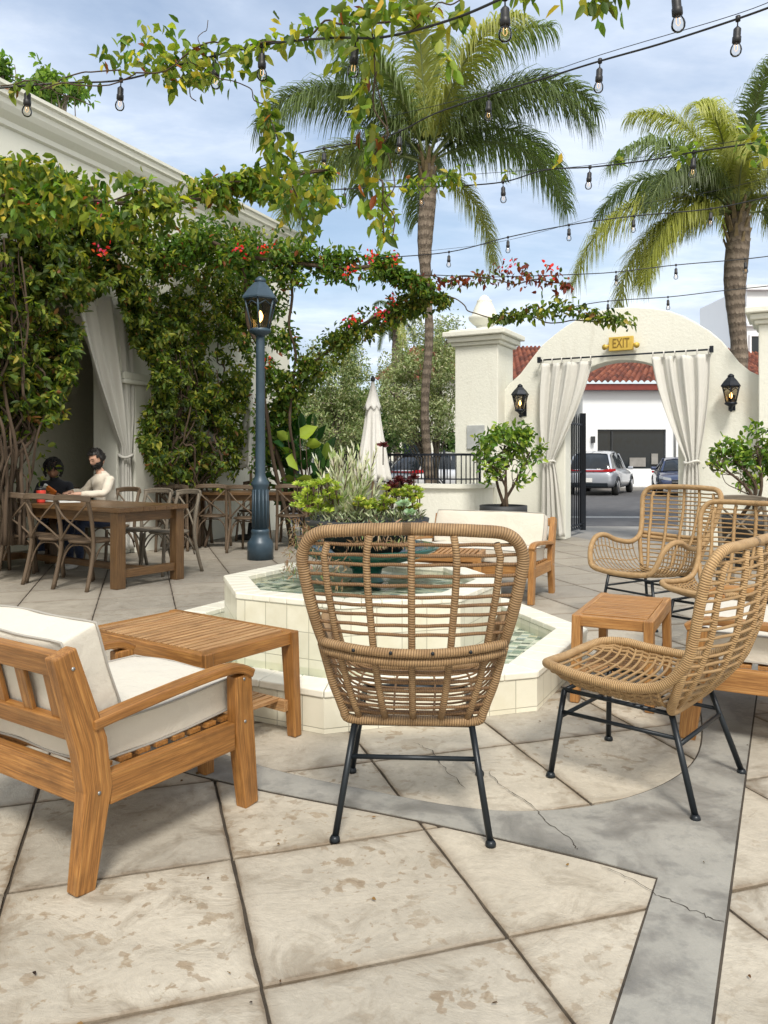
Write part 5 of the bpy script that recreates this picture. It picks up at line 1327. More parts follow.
# ------------------------------------------------------------------ broadleaf trees
def tree(name, label, base, H, crown, nl, size, palette, seed, mat=LEAF_MATT, bark=BARK_GREY, ntr=3, cat='tree', rad=.06, wr=.35, th=-.5, sc=1.6, group=None):
    """crown: list of (center, radii)"""
    rd = random.Random(seed); r = thing(name, label, cat, base, 0, group); base = Vector(base); m = MB(); ends = []
    for k in range(ntr):
        c, rr = crown[k % len(crown)]; c = Vector(c)
        mid = lerp(base, c, .5)+V(rd.uniform(-.15, .15), rd.uniform(-.15, .15), 0)
        pts = catmull([base+V(rd.uniform(-.08, .08), rd.uniform(-.08, .08), 0), mid, c], 6); n = len(pts)
        m.tube(pts, [rad*(1.15-.75*i/n) for i in range(n)], 7)
        for b in range(7):
            s = pts[rd.randint(n//3, n-1)]; e = c+V(rd.uniform(-1, 1)*rr[0], rd.uniform(-1, 1)*rr[1], rd.uniform(-.6, 1)*rr[2])*.8
            q = wob(s, e, 4, .06); m.tube(q, [rad*.35*(1-.8*i/len(q)) for i in range(len(q))], 5)
    m.build('trunk', bark, r, world=True)
    P = []
    tot = sum(rr[0]*rr[1]*rr[2] for c, rr in crown)
    for c, rr in crown:
        k = int(nl*1.8*rr[0]*rr[1]*rr[2]/tot); o = rng.normal(size=(k, 3)); o /= np.linalg.norm(o, axis=1, keepdims=True)
        bump = 1+.18*np.sin(o[:, 0]*7+seed)+.15*np.sin(o[:, 2]*9+o[:, 1]*5)
        o *= (rng.uniform(.15, 1, k)**.45*bump)[:, None]; q = np.array(c)+o*np.array(rr); q = q[mask3(q, sc, th)]; P.append(q)
    P = np.concatenate(P); n = len(P)
    leaf_mesh('crown', P, rand_dirs(n, .1, .8), rng.uniform(size[0], size[1], n), wr, pick_cols(n, palette), mat, r, r)
    return r
OL = [(4, (.33, .38, .20)), (3, (.44, .48, .28)), (2, (.22, .29, .12)), (1, (.52, .55, .36))]
def ell(px, py, Y, rx, rz_, ry=None): c = at(px, py, Y); k = Y/F; return (tuple(c), (rx*k, ry or rx*k*.8, rz_*k))
tree('olive_tree', 'feathery grey-green olive tree between the closed umbrella and the urn pillar', (.95, 14.6, 0), 3, [ell(425, 370, 14.6, 42, 48), ell(400, 395, 14.3, 34, 38), ell(445, 395, 14.6, 26, 36), ell(420, 420, 14.4, 38, 24), ell(447, 340, 14.8, 20, 30)], 12000, (.05, .08), OL, 4, ntr=5, rad=.055, th=-1.0, sc=2.4)
tree('olive_tree', 'feathery grey-green olive tree left of the closed umbrella', (-.9, 14.8, 0), 3, [ell(335, 385, 14.8, 36, 44), ell(318, 405, 14.6, 24, 40), ell(358, 400, 15, 24, 40), ell(345, 352, 15, 22, 22), ell(335, 430, 14.6, 34, 26)], 10000, (.05, .08), OL+[(3, (.20, .28, .10))], 6, ntr=5, rad=.05, th=-1.0, sc=2.4)
DK = [(4, (.06, .11, .03)), (3, (.09, .16, .04)), (1.5, (.14, .21, .06))]
tree('street_tree', 'dark green street tree far behind the closed umbrella', at(372, 500, 25)*1-V(0, 0, at(372, 500, 25).z), 4, [ell(365, 425, 25, 42, 36), ell(330, 430, 26, 38, 40), ell(398, 420, 27, 30, 26)], 9000, (.10, .17), DK, 8, ntr=3, rad=.12, th=-1.2, wr=.5)
tree('street_tree', 'small green tree in front of the cream shopfront doorway', V(2.6, 28.5, -.13), 3, [ell(447, 450, 28.5, 12, 20)], 1800, (.09, .15), DK+[(2, (.1, .18, .04))], 12, ntr=2, rad=.06, th=-1.5, wr=.5)
tree('background_tree', 'pale green tree top rising over the cornice at the far left', at(35, 85, 13.5)*1-V(0, 0, at(35, 85, 13.5).z), 7, [ell(28, 84, 13.5, 34, 20), ell(66, 96, 13.5, 24, 14), ell(2, 70, 13.5, 18, 14)], 1500, (.09, .15), [(3, (.12, .22, .04)), (2, (.2, .3, .06)), (1, (.07, .13, .03))], 13, ntr=3, rad=.07, th=-.2, wr=.5, mat=LEAF)
# citrus in pots
CT = [(4, (.10, .19, .03)), (3, (.17, .28, .04)), (2.5, (.30, .40, .06)), (1, (.04, .10, .02))]
def citrus(label, loc, crown, nl, rp, hp, seed):
    r = tree('potted_citrus', label, V(loc[0], loc[1], hp-.04), 1, crown, nl, (.07, .115), CT, seed, LEAF_GLOSS, BARK, ntr=4, cat='potted tree', rad=.022, wr=.48, th=-.35, sc=4.5)
    m = MB(); m.lathe([(rp*.72, 0), (rp*.93, hp-.12), (rp, hp-.11), (rp, hp), (rp*.93, hp), (rp*.9, hp-.06), (0, hp-.05)], (loc[0], loc[1], 0), 28); m.build('pot', CHARCOAL, r, world=True)
    m = MB(); m.lathe([(rp*.9, hp-.055), (rp*.5, hp-.035), (0, hp-.03)], (loc[0], loc[1], 0), 20); m.build('soil', SOIL, r, world=True)
citrus('leafy citrus tree in a dark round pot between the urn pillar and the gate curtain', (1.66, 10.7), [ell(505, 445, 10.7, 26, 20), ell(488, 462, 10.6, 16, 22), ell(530, 452, 10.7, 14, 22), ell(510, 432, 10.8, 20, 12), ell(520, 475, 10.6, 12, 12)], 900, .33, .62, 21)
citrus('leafy citrus tree at the right edge before the gate wall, behind the rattan chairs', (4.28, 9.0), [ell(730, 455, 9.0, 22, 16), ell(757, 450, 9.0, 22, 24), ell(778, 460, 9.2, 20, 26), ell(716, 462, 8.9, 12, 10), ell(745, 478, 9, 16, 12)], 900, .34, .60, 22)
# fiddle-leaf plant
r = thing('broadleaf_plant', 'dark broad-leaved plant with large glossy leaves behind the planter, right of the lamp post', 'plant', (-1.05, 11.6, 0))
P = path_cloud(pxpath([(300, 430, 11.6), (295, 465, 11.5), (290, 495, 11.4)]), 95, [.30, .42, .40], False); n = len(P); D = P-np.array([-1.15, 11.7, .9]); D[:, 2] = D[:, 2]*.5+.15
P2 = path_cloud(pxpath([(318, 460, 11.4), (318, 480, 11.4)]), 22, .22, False); D2 = P2-np.array([-.95, 11.5, .7]); PP = np.concatenate([P, P2]); DD = np.concatenate([D, D2])
leaf_mesh('foliage', PP, DD, rng.uniform(.18, .34, len(PP)), .62, pick_cols(len(PP), [(5, (.035, .10, .03)), (2, (.06, .15, .035)), (1, (.20, .30, .05))]), LEAF_GLOSS, r, r, fold=.18, curl=.25)
m = MB()
for k in range(9): m.tube(wob((-1.1+random.uniform(-.1, .1), 11.6, 0), (P[k*9]), 5, .05), .012, 6)
m.build('stem', BARK, r, world=True)
leafp = []
r = thing('broadleaf_plant', 'big yellow-green ruffled leaves above the dark broad-leaved plant', 'plant', (-1.2, 11.2, 0))
q = np.array([at(292, 452, 11.1), at(288, 440, 11.1), at(300, 438, 11.1), at(322, 484, 11.0), at(312, 482, 11), at(330, 480, 11), at(306, 446, 11.1)]); dq = np.array([(.2, -.2, -1), (-.6, -.3, .5), (.8, -.2, .6), (.6, -.4, .4), (-.7, -.4, .3), (.8, -.2, .1), (.9, -.2, .2)], float)
leaf_mesh('foliage', q, dq, np.array([.30, .22, .3, .28, .26, .26, .25]), .7, pick_cols(7, [(1, (.30, .40, .05))], .1), LEAF_GLOSS, r, r, fold=.2, curl=.3)
m = MB()
for k in range(7): m.tube(wob((-1.2+.05*k, 11.25, 0), q[k], 4, .03), .008, 5)
m.build('stem', BARK, r, world=True)

# ------------------------------------------------------------------ planter succulents
pcn = np.array([bc.x, bc.y, .86]); ptop = V(bc.x, bc.y, .86)
def plant(name, label, c, pts, dirs, sizes, wr, pal, mat=SUCC, fold=.25, curl=.1, stems=None, jit=.25):
    r = thing(name, label, 'plant', c)
    leaf_mesh('foliage', np.array(pts), np.array(dirs), sizes, wr, pick_cols(len(pts), pal, jit), mat, r, r, fold=fold, curl=curl)
    if stems:
        m = MB()
        for s, rd_ in stems: m.tube(s, rd_, 5)
        m.build('stem', BARK, r, world=True)
    return r
def spray(c, n, spread, h, lean, size, px_=None):
    P, D = [], []
    for k in range(n):
        a = rng.uniform(0, 2*PI); e = rng.uniform(0, spread); d = np.array([math.cos(a)*math.sin(e)+lean[0], math.sin(a)*math.sin(e)+lean[1], math.cos(e)])
        P.append(np.array(c)+rng.normal(size=3)*np.array([.03, .03, .01])); D.append(d)
    return P, D
# variegated spiky plant in the middle: many stems each set with narrow leaves
P, D, S, St = [], [], [], []
for k in range(44):
    a = rng.uniform(0, 2*PI); e = abs(rng.normal())*.40; L = rng.uniform(.22, .50)*(1 if e < .5 else .75)
    d = np.array([math.cos(a)*math.sin(e), math.sin(a)*math.sin(e)*.7, math.cos(e)]); b = np.array(at(348, 519, 4.98))+np.array([rng.uniform(-.08, .10), rng.uniform(-.08, .08), -.02])
    St.append(([Vector(b), Vector(b+d*L)], .004))
    for j in range(26):
        f = j/26; q = b+d*L*f; aa = j*2.4; nrm = np.array([math.cos(aa), math.sin(aa), .0])
        P.append(q); D.append(nrm*(.55*(1-f)+.18)+d*.9); S.append(.11*(1-f*.45))
plant('variegated_plant', 'tall pale variegated spiky plant in the middle of the fountain planter', at(348, 519, 4.98), P, D, np.array(S), .2, [(3, (.62, .66, .42)), (4, (.80, .80, .66)), (1.2, (.34, .46, .18)), (1, (.45, .55, .22))], stems=St, jit=.15)
def rosettes(name, label, spots, rr, pal, nl=26, wr=.42, root=None):
    P, D, S, St = [], [], [], []
    for sp in spots:
        c = np.array(sp)
        for j in range(nl):
            a = j*2.4; f = j/nl; e = lerp(.25, 1.45, f); P.append(c+rng.normal(size=3)*.003); D.append(np.array([math.cos(a)*math.sin(e), math.sin(a)*math.sin(e), math.cos(e)])+rng.normal(size=3)*.08); S.append(rr*lerp(.6, 1, f)*rng.uniform(.8, 1.1))
        b = c.copy(); b[2] = .845; b[0] = lerp(b[0], root[0], .25) if root is not None else b[0]; St.append(([Vector((b+c*3)/4), Vector(c)], .004))
    return plant(name, label, Vector(spots[0])-V(0, 0, .1), P, D, np.array(S), wr, pal, stems=St, jit=.2)
def spots(px0, px1, py0, py1, n, Y0=4.75, Y1=5.15): return [tuple(at(random.uniform(px0, px1), random.uniform(py0, py1), random.uniform(Y0, Y1))) for _ in range(n)]
rosettes('succulent', 'bright lime green aeonium clump at the left of the fountain planter', spots(294, 334, 482, 514, 60)+spots(318, 345, 476, 506, 14), .050, [(3, (.40, .50, .06)), (2, (.28, .42, .06)), (1, (.52, .58, .12))], 18)
rosettes('succulent', 'lime green aeonium at the right of the fountain planter, below the dark rosettes', spots(384, 420, 488, 512, 44, 4.72, 4.95)+spots(355, 385, 497, 512, 22, 4.68, 4.9), .044, [(3, (.38, .46, .06)), (2, (.25, .36, .05)), (1, (.55, .55, .10))], 18)
rosettes('succulent', 'dark burgundy aeonium rosettes at the right of the fountain planter', spots(384, 416, 477, 496, 20, 4.9, 5.1)+[tuple(at(414, 497, 4.9)), tuple(at(383, 446, 5))], .050, [(3, (.09, .012, .02)), (2, (.14, .03, .03)), (1, (.05, .01, .012))], 26)
rosettes('succulent', 'pale blue-green rosette drooping over the planter rim, right side', [tuple(at(404, 505, 4.62)), tuple(at(410, 514, 4.60))], .06, [(2, (.36, .52, .34)), (1, (.45, .58, .42))], 24, .6)
P, D, S = [], [], []
for k in range(700):
    a = rng.uniform(PI*.8, PI*1.75); rr = .38+rng.uniform(-.05, .12); z = rng.uniform(.50, .88); f = (.88-z)
    P.append([bc.x+math.cos(a)*(rr+f*.15), bc.y+math.sin(a)*(rr+f*.12), z if math.cos(a) < -.2 else max(z, .76)]); D.append([math.cos(a)*.3+rng.normal()*.4, math.sin(a)*.3+rng.normal()*.4, rng.normal()*.7-.3]); S.append(rng.uniform(.03, .06))
plant('trailing_succulent', 'dry brownish trailing stems spilling over the left rim of the planter', tuple(bc+V(-.38, -.1, .8)), P, D, np.array(S), .16, [(3, (.26, .16, .09)), (2, (.34, .24, .15)), (1, (.20, .24, .09))])
P, D, S = [], [], []
for k in range(900):
    a = rng.uniform(0, 2*PI); rr = math.sqrt(rng.uniform(0, 1))*.36
    P.append([bc.x+math.cos(a)*rr, bc.y+math.sin(a)*rr, .85+rng.uniform(0, .07)]); D.append([rng.normal()*.6, rng.normal()*.6, .7]); S.append(rng.uniform(.03, .06))
plant('ground_succulent', 'low grey-green fine-leaved filler plants on the soil of the fountain planter', tuple(bc+V(0, 0, .86)), P, D, np.array(S), .2, [(2, (.22, .28, .13)), (2, (.40, .45, .28)), (1, (.12, .10, .07))])
# ------------------------------------------------------------------ cars
def paint(name, c):
    t = NT(name); t.col(c).rough(.32).set('Metallic', .45); t.set('Coat Weight', .8); t.set('Coat Roughness', .05); return t.m
def car(name, label, loc, rz, body, L=4.7, Wd=1.9, H=1.66, sedan=False, plate=None):
    r = thing(name, label, 'car', loc, rz); h = L/2; w = Wd/2
    # stations: y, belt height, half width, bottom
    if sedan: st = [(-h, .70, .80, .42), (-h+.08, .86, .88, .30), (-h+.5, .98, .96, .26), (-h+1.1, 1.0, 1, .24), (-.4, .98, 1, .22), (.5, .96, 1, .22), (1.1, .93, 1, .24), (h-.55, .82, .97, .26), (h-.12, .70, .90, .28), (h, .58, .80, .34)]
    else: st = [(-h, .80, .80, .45), (-h+.07, .98, .90, .34), (-h+.45, 1.06, .97, .27), (-h+1.1, 1.06, 1, .25), (-.4, 1.04, 1, .23), (.5, 1.02, 1, .23), (1.1, 1.0, 1, .25), (h-.6, .92, .97, .26), (h-.14, .80, .90, .28), (h, .66, .80, .34)]
    m = MB(); vs = []; 
    ks = []
    for y, zb, kw, z0 in st:
        W_ = w*kw
        for x, z in ((0, z0), (.78, z0), (.96, z0+.06), (1.0, lerp(z0, zb, .38)), (.985, lerp(z0, zb, .62)), (1.0, lerp(z0, zb, .72)), (.93, zb-.03), (.80, zb+.015), (.4, zb+.045), (0, zb+.055)): ks.append((x*W_, y, z))
    n = 10; ns = len(st); vs = ks+[(-x, y, z) for x, y, z in ks]; fs = []
    for j in range(ns-1):
        for i in range(n-1):
            a = j*n+i; fs.append((a, a+1, a+n+1, a+n)); b = ns*n+a; fs.append((b, b+n, b+n+1, b+1))
    for o in (0, ns*n):
        fs.append(tuple(o+i for i in range(n))); fs.append(tuple(o+(ns-1)*n+i for i in range(n)))
    m.add(vs, fs, smooth=True); m.fix = True; bo = m.build('body', body, r); bo.modifiers.new('w', 'WELD').merge_threshold = .001
    sb = bo.modifiers.new('s', 'SUBSURF'); sb.levels = 1; sb.render_levels = 2
    # cabin of glass with roof and pillars
    if sedan: cb = [(-h+.75, .99, .78), (-h+1.45, H-.10, .62), (-.5, H-.02, .60), (.1, H-.03, .60), (.45, H-.12, .62), (1.15, .97, .78)]
    else: cb = [(-h+.16, 1.05, .80), (-h+.62, H-.12, .66), (-h+1.3, H-.03, .64), (-.2, H, .63), (.35, H-.06, .64), (1.2, 1.0, .80)]
    def cab(grow, name, mat, zcut=None):
        m = MB(); vs = []; k = 6
        for y, z, kw in cb:
            zb = .94
            for x, zz in ((.86*w, zb), (lerp(.86, kw, .6)*w, lerp(zb, z, .6)), (kw*w, z-.07), (kw*w*.85, z-.01), (kw*w*.4, z+.01), (0, z+.015)): vs.append((x+grow, y, max(zz, zb)+grow))
        nv = len(vs); allv = vs+[(-x, y, z) for x, y, z in vs]; fs = []
        for j in range(len(cb)-1):
            for i in range(k-1):
                a = j*k+i
                if zcut == 'roof' and (i < 2 or j in (0, len(cb)-2)) and not (i == 1 and j in (1, 2, 3) and False): continue
                fs.append((a, a+1, a+k+1, a+k)); fs.append((nv+a, nv+a+k, nv+a+k+1, nv+a+1))
        if zcut is None:
            for o in (0, nv): fs.append(tuple(o+i for i in range(k))); fs.append(tuple(o+(len(cb)-1)*k+i for i in range(k)))
        used = sorted({i for f in fs for i in f}); ix = {v: i for i, v in enumerate(used)}; allv = [allv[i] for i in used]; fs = [tuple(ix[i] for i in f) for f in fs]
        m.add(allv, fs, smooth=True); m.fix = True; return m.build(name, mat, r)
    cab(0, 'windows', GLASS_DARK); cab(.012, 'roof', body, 'roof')
    m = MB()
    for s in (-1, 1):
        for j in range(len(cb)-1):
            if j in (0, 1, len(cb)-2):
                (y0, z0, k0), (y1, z1, k1) = cb[j], cb[j+1]
                m.beam((s*lerp(.86, k0, 1 if j else 0)*w, y0, max(z0-.06, .96)), (s*k1*w, y1, z1-.05), .07, .05)
        m.beam((s*.76*w, -.3, 1.0), (s*.645*w, -.35, H-.08), .06, .05)
    m.build('pillars', body, r)
    for s in (-1, 1):
        for y in (-h+.86, h-.9):
            t = MB(); cx = s*(w-.10); t.tube([(cx-s*.12, y, .345), (cx-s*.11, y, .345), (cx+s*.08, y, .345), (cx+s*.10, y, .345)], [.28, .345, .345, .30], 24); to = t.build('wheel', RUBBER, r)
            g = MB(); g.tube([(cx+s*.095, y, .345), (cx+s*.112, y, .345)], [.235, .225], 20)
            go = g.build('rim', RIM, r); go.parent = to
            a = MB(); a.tube([(s*(w-.02), y-.40*math.cos(x), .345+.40*math.sin(x)) for x in [PI*k/12 for k in range(13)]], .03, 5); a.build('wheel_arch', GLASS_DARK, r)
        m = MB(); m.box((s*(w+.07), .75, 1.05), (.2, .10, .13)); m.build('mirror', body, r, bevel=.03)
        m = MB(); m.ribbon([(s*.52*w, h-.02, .66), (s*.80*w, h-.12, .70), (s*.93*w, h-.30, .74)], .10, .04, side=(0, 0, 1)); m.build('headlight', HEADL, r)
        zt = .86 if sedan else .98
        m = MB(); m.ribbon([(s*.0, -h+.005, zt-.02), (s*.55*w, -h+.02, zt-.02), (s*.84*w, -h+.07, zt), (s*.96*w, -h+.38, zt+.02)], [.05, .06, .11, .08], .05, side=(0, 0, 1)); m.build('taillight', TAIL, r)
    m = MB(); m.box((0, h-.03, .52), (w*1.0, .10, .26)); m.build('grille', GLASS_DARK, r, bevel=.03)
    m = MB(); m.beam((-w*.48, h+.03, .56), (w*.48, h+.03, .56), .02, .025); m.tube([(math.cos(x)*.09, h+.04, .56+math.sin(x)*.09) for x in [2*PI*k/20 for k in range(20)]], .011, 5, closed=True)
    for k in range(3): x = PI/2+k*2*PI/3; m.tube([(0, h+.04, .56), (math.cos(x)*.088, h+.04, .56+math.sin(x)*.088)], .008, 4)
    if sedan: m.build('emblem', RIM, r)
    m = MB(); m.box((0, -h-.005, .42), (w*1.5, .10, .16)); m.box((0, h-.04, .32), (w*1.5, .10, .10)); m.build('bumper_trim', GLASS_DARK, r, bevel=.03)
    m = MB(); m.box((0, -h-.03 if not sedan else -h-.03, .60 if not sedan else .58), (.32, .02, .16)); m.build('rear_plate', plate or WHITE_PAPER, r)
    m = MB(); m.box((0, h+.045, .40), (.32, .02, .16)); m.build('front_plate', plate or WHITE_PAPER, r)
    return r
car('parked_car', 'silver suv parked across the street seen from behind through the gate', (9.0, 31.9, -.126), R(-27), paint('silver_paint', (.46, .49, .54)), 4.9, 1.98, 1.74)
car('parked_car', 'dark blue car with a yellow plate facing the gate, right of the silver suv', (11.75, 30.6, -.126), R(164), paint('blue_paint', (.035, .05, .11)), 4.7, 1.88, 1.50, True, PLATE_Y)
car('parked_car', 'white suv across the street behind the black railing', (2.25, 28.5, -.126), R(-48), paint('white_car_paint', (.72, .72, .72)), 4.5, 1.86, 1.66)
car('parked_car', 'dark car in the far street left of the white suv', (-.6, 31.6, -.126), R(80), paint('black_car_paint', (.03, .035, .045)), 4.5, 1.86, 1.5, True)

# ------------------------------------------------------------------ people
def skinned(name, V_, E_, mat, parent=None, sub=2, M_=None):
    """V_: list of (pos, rx, ry)"""
    me = bpy.data.meshes.new(name); me.from_pydata([tuple(v[0]) for v in V_], E_, []); o = bpy.data.objects.new(name, me); COL.objects.link(o)
    o.modifiers.new('skin', 'SKIN'); me.skin_vertices.new() if not me.skin_vertices else None
    for i, v in enumerate(V_): me.skin_vertices[0].data[i].radius = (v[1], v[2] if len(v) > 2 else v[1]); me.skin_vertices[0].data[i].use_root = (i == 0)
    s = o.modifiers.new('sub', 'SUBSURF'); s.levels = sub; s.render_levels = sub
    bpy.context.view_layer.update(); dg = bpy.context.evaluated_depsgraph_get(); nm = bpy.data.meshes.new_from_object(o.evaluated_get(dg)); bpy.data.objects.remove(o)
    for p in nm.polygons: p.use_smooth = True
    nm.materials.clear(); nm.materials.append(mat)
    if M_ is not None: nm.transform(M_)
    q = bpy.data.objects.new(name, nm); COL.objects.link(q)
    if parent is not None: q.parent = parent
    return q
def head_mesh(Mh, skin):
    """detailed head as (verts, faces) in head space: centre of skull at origin, face towards +y"""
    bm = bmesh.new(); bmesh.ops.create_icosphere(bm, subdivisions=4, radius=1)
    for v in bm.verts:
        x, y, z = v.co
        X, Y, Z = x*.076, y*.094, z*.112
        if z < 0: X *= 1-.28*z*z; Y *= 1-.10*z*z
        if y > 0:
            Y += .022*math.exp(-((x/.16)**2+((z+.18)/.22)**2))*(1 if z > -.5 else .5)      # nose
            Y -= .010*(math.exp(-(((x-.36)/.16)**2+((z-.05)/.12)**2))+math.exp(-(((x+.36)/.16)**2+((z-.05)/.12)**2)))   # eye sockets
            Y += .006*math.exp(-((z-.24)/.10)**2-(x/.5)**2)                                   # brow
            Y += .007*math.exp(-((x/.25)**2+((z+.52)/.10)**2))                                # lips
            Y += .010*math.exp(-((x/.28)**2+((z+.86)/.16)**2))                                # chin
        v.co = Vector((X, Y, Z))
    return bm
def person(label, loc, rz, skin, head_rot, head_c, V_, E_, group=None):
    me_o = skinned('person', V_, E_, skin, None, 2)
    bm = head_mesh(None, skin)
    Mh = Matrix.Translation(head_c)@head_rot.to_4x4(); bm.transform(Mh)
    # ears
    for s in (-1, 1):
        e = bmesh.new(); bmesh.ops.create_icosphere(e, subdivisions=2, radius=1)
        for v in e.verts: v.co = Mh@Vector((s*.076+v.co.x*.012, -.008+v.co.y*.018, -.005+v.co.z*.032))
        t = bpy.data.meshes.new('t'); e.to_mesh(t); bm.from_mesh(t); e.free()
    bm.from_mesh(me_o.data)
    t = bpy.data.meshes.new('person'); bm.to_mesh(t); bm.free(); t.materials.append(skin)
    for p in t.polygons: p.use_smooth = True
    rm = me_o
    rm.data = t
    # fuse into one continuous figure
    md = rm.modifiers.new('remesh', 'REMESH'); md.mode = 'VOXEL'; md.voxel_size = .007; md.use_smooth_shade = True
    bpy.context.view_layer.update(); dg = bpy.context.evaluated_depsgraph_get(); nm = bpy.data.meshes.new_from_object(rm.evaluated_get(dg)); rm.modifiers.clear(); rm.data = nm
    rm.location = loc; rm.rotation_euler = (0, 0, rz); tag(rm, label, 'person', group)
    return rm, Mh
def arm_hand(V_, E_, root, sh, el, wr, curl):
    """adds an arm with a five-fingered hand; returns nothing"""
    i0 = len(V_); V_ += [(sh, .052), (lerp(sh, el, .5), .044), (el, .038), (lerp(el, wr, .5), .034), (wr, .024)]
    E_ += [(root, i0)]+[(i0+k, i0+k+1) for k in range(4)]
    d = (wr-el).normalized(); up = Vector((0, 0, 1)); sd = d.cross(up).normalized(); dn = sd.cross(d)*-1 if curl > 0 else sd.cross(d)
    palm = wr+d*.055; V_.append((palm, .034, .018)); ip = len(V_)-1; E_.append((i0+4, ip))
    for k, (o, L) in enumerate(((-.030, .065), (-.010, .078), (.010, .074), (.030, .058))):
        a = palm+d*.028+sd*o; b = a+d*L*.55+V(0, 0, -.004); c = b+d*L*.4+V(0, 0, -.022)
        j = len(V_); V_ += [(a, .0095), (b, .0085), (c, .007)]; E_ += [(ip, j), (j, j+1), (j+1, j+2)]
    s = -1 if curl > 0 else 1
    a = palm+sd*.034*s-d*.01; b = a+sd*.022*s+d*.028+V(0, 0, -.008); c = b+d*.024-sd*.004*s+V(0, 0, -.008); j = len(V_); V_ += [(a, .012), (b, .010), (c, .008)]; E_ += [(ip, j), (j, j+1), (j+1, j+2)]
# seated man, local frame: faces +y, pelvis over the seat
def seated(hunch, hands, neck_d, tall=1.0):
    V_ = [(V(0, -.02, .56), .15, .12)]; E_ = []
    def ch(p, r1, r2=None): V_.append((p, r1, r2 or r1)); E_.append((len(V_)-2, len(V_)-1))
    ch(V(0, .02, .70)*1, .135, .105); ch(V(0, .05+hunch*.3, .84), .15, .11); ch(V(0, .07+hunch*.7, .97), .165, .11); ch(V(0, .06+hunch, 1.05), .10, .08)
    chest = 3
    n0 = V(0, .07+hunch, 1.09); V_.append((n0, .052)); E_.append((4, 5)); V_.append((n0+neck_d*.09, .05)); E_.append((5, 6))
    for s in (-1, 1):
        i = len(V_); V_ += [(V(s*.10, .02, .54), .095), (V(s*.12, .24, .545), .078), (V(s*.13, .43, .53), .06), (V(s*.13, .44, .30), .052), (V(s*.13, .43, .10), .036), (V(s*.13, .50, .045), .035), (V(s*.14, .60, .03), .030, .02)]
        E_ += [(0, i)]+[(i+k, i+k+1) for k in range(6)]
    for s, (el, wr) in zip((-1, 1), hands): arm_hand(V_, E_, chest, V(s*.185, .05+hunch*.85, 1.02), el, wr, s)
    return V_, E_
mp = mchair.location+V(0, 0, 0); mrz = math.atan2(.70, -.71)
hands = ((V(-.27, .20, .86), V(-.12, .42, .86)), (V(.28, .20, .86), V(.12, .42, .87)))
V_, E_ = seated(.05, hands, V(0, .35, .95).normalized())
hr = Matrix.Rotation(R(12), 3, 'Z')@Matrix.Rotation(R(-24), 3, 'X')
hc = V(0, .165, 1.27)
man, Mh = person('seated man in a cream sweater with short dark hair and beard, looking down', (mp.x, mp.y, 0), mrz, SKIN, hr, hc, V_, E_)
def overlay(name, body, cond, grow, mat, parent, smooth_edges=True):
    """a garment: faces of the body within cond, pushed out and given thickness"""
    bm = bmesh.new(); bm.from_mesh(body.data); bm.normal_update()
    dele = [f for f in bm.faces if not cond(f.calc_center_median())]; bmesh.ops.delete(bm, geom=dele, context='FACES')
    for v in bm.verts:
        f = .004*math.sin(v.co.z*60+v.co.x*25)*.6
        v.co += v.normal*(grow+f+.007*math.sin(v.co.z*38+v.co.x*17+3*math.sin(v.co.y*14))*math.sin(v.co.x*21+v.co.y*9)*(1 if grow > .0105 or mat is JEANS else 0))
    me = bpy.data.meshes.new(name); bm.to_mesh(me); bm.free(); me.materials.append(mat)
    for p in me.polygons: p.use_smooth = True
    o = bpy.data.objects.new(name, me); COL.objects.link(o); o.parent = parent
    s = o.modifiers.new('solid', 'SOLIDIFY'); s.thickness = .006; s.offset = -1
    return o
def near_hand(p, hands, d=.045):
    for el, wr in hands:
        a = (wr-el).normalized()
        if (p-wr).dot(a) > -.015 and (p-wr-a*.08).length < .125: return True
    return False
overlay('sweater', man, lambda p: p.z > .60 and p.z < 1.115-(.03 if p.y > .14 else 0) and not near_hand(p, hands) and not (p.z < .68 and p.y > .2), .012, SWEATER, man)
overlay('jeans', man, lambda p: p.z < .645 and p.z > .09 and not near_hand(p, hands) and not (p.z > .58 and p.y > .5), .008, JEANS, man)
overlay('shoes', man, lambda p: p.z < .095, .010, SHOE, man)
Mi = Mh.inverted()
def hairline(p):
    q = Mi@p; return q.length < .17 and ((q.z > .062 and q.y > .02) or (q.y <= .02 and q.z > -.035+max(0, q.y)*.5) or (q.z > .02 and q.y < .045 and abs(q.x) > .06)) and q.z > -.06
overlay('hair', man, hairline, .010, HAIR, man)
def beardf(p):
    q = Mi@p; return q.length < .16 and q.z < -.030 and q.z > -.108 and q.y > -.01 and not (abs(q.x) < .02 and -.062 < q.z < -.048 and q.y > .08) and not (q.z > -.045 and abs(q.x) < .045)
overlay('beard', man, beardf, .006, HAIR, man)
# tufts of short hair, brows and closed lids
rd_ = random.Random(5); m = MB()
for k in range(380):
    a, b = rd_.uniform(0, 2*PI), math.acos(rd_.uniform(-.15, 1)); n_ = V(math.sin(b)*math.cos(a), math.sin(b)*math.sin(a), math.cos(b))
    if n_.y > .35 and n_.z < .62: continue
    if abs(n_.x) > .5 and n_.y > .1 and n_.z < .25: continue
    p0 = Mh@V(n_.x*.080, n_.y*.098, n_.z*.116); dr = (Mh.to_3x3()@(n_*.5+V(rd_.uniform(-.5, .5), .5+rd_.uniform(-.3, .3), rd_.uniform(-.2, .4)))).normalized()
    m.tube([p0, p0+dr*.014, p0+dr*.026+V(0, 0, -.004)], [.005, .004, .0012], 4)
m.build('hair_tufts', HAIR, man)
m = MB()
for s in (-1, 1):
    m.tube([Mh@V(s*.014, .099, .022), Mh@V(s*.034, .095, .028), Mh@V(s*.052, .078, .022)], [.003, .004, .002], 5)
m.build('eyebrows', HAIR, man)
m = MB()
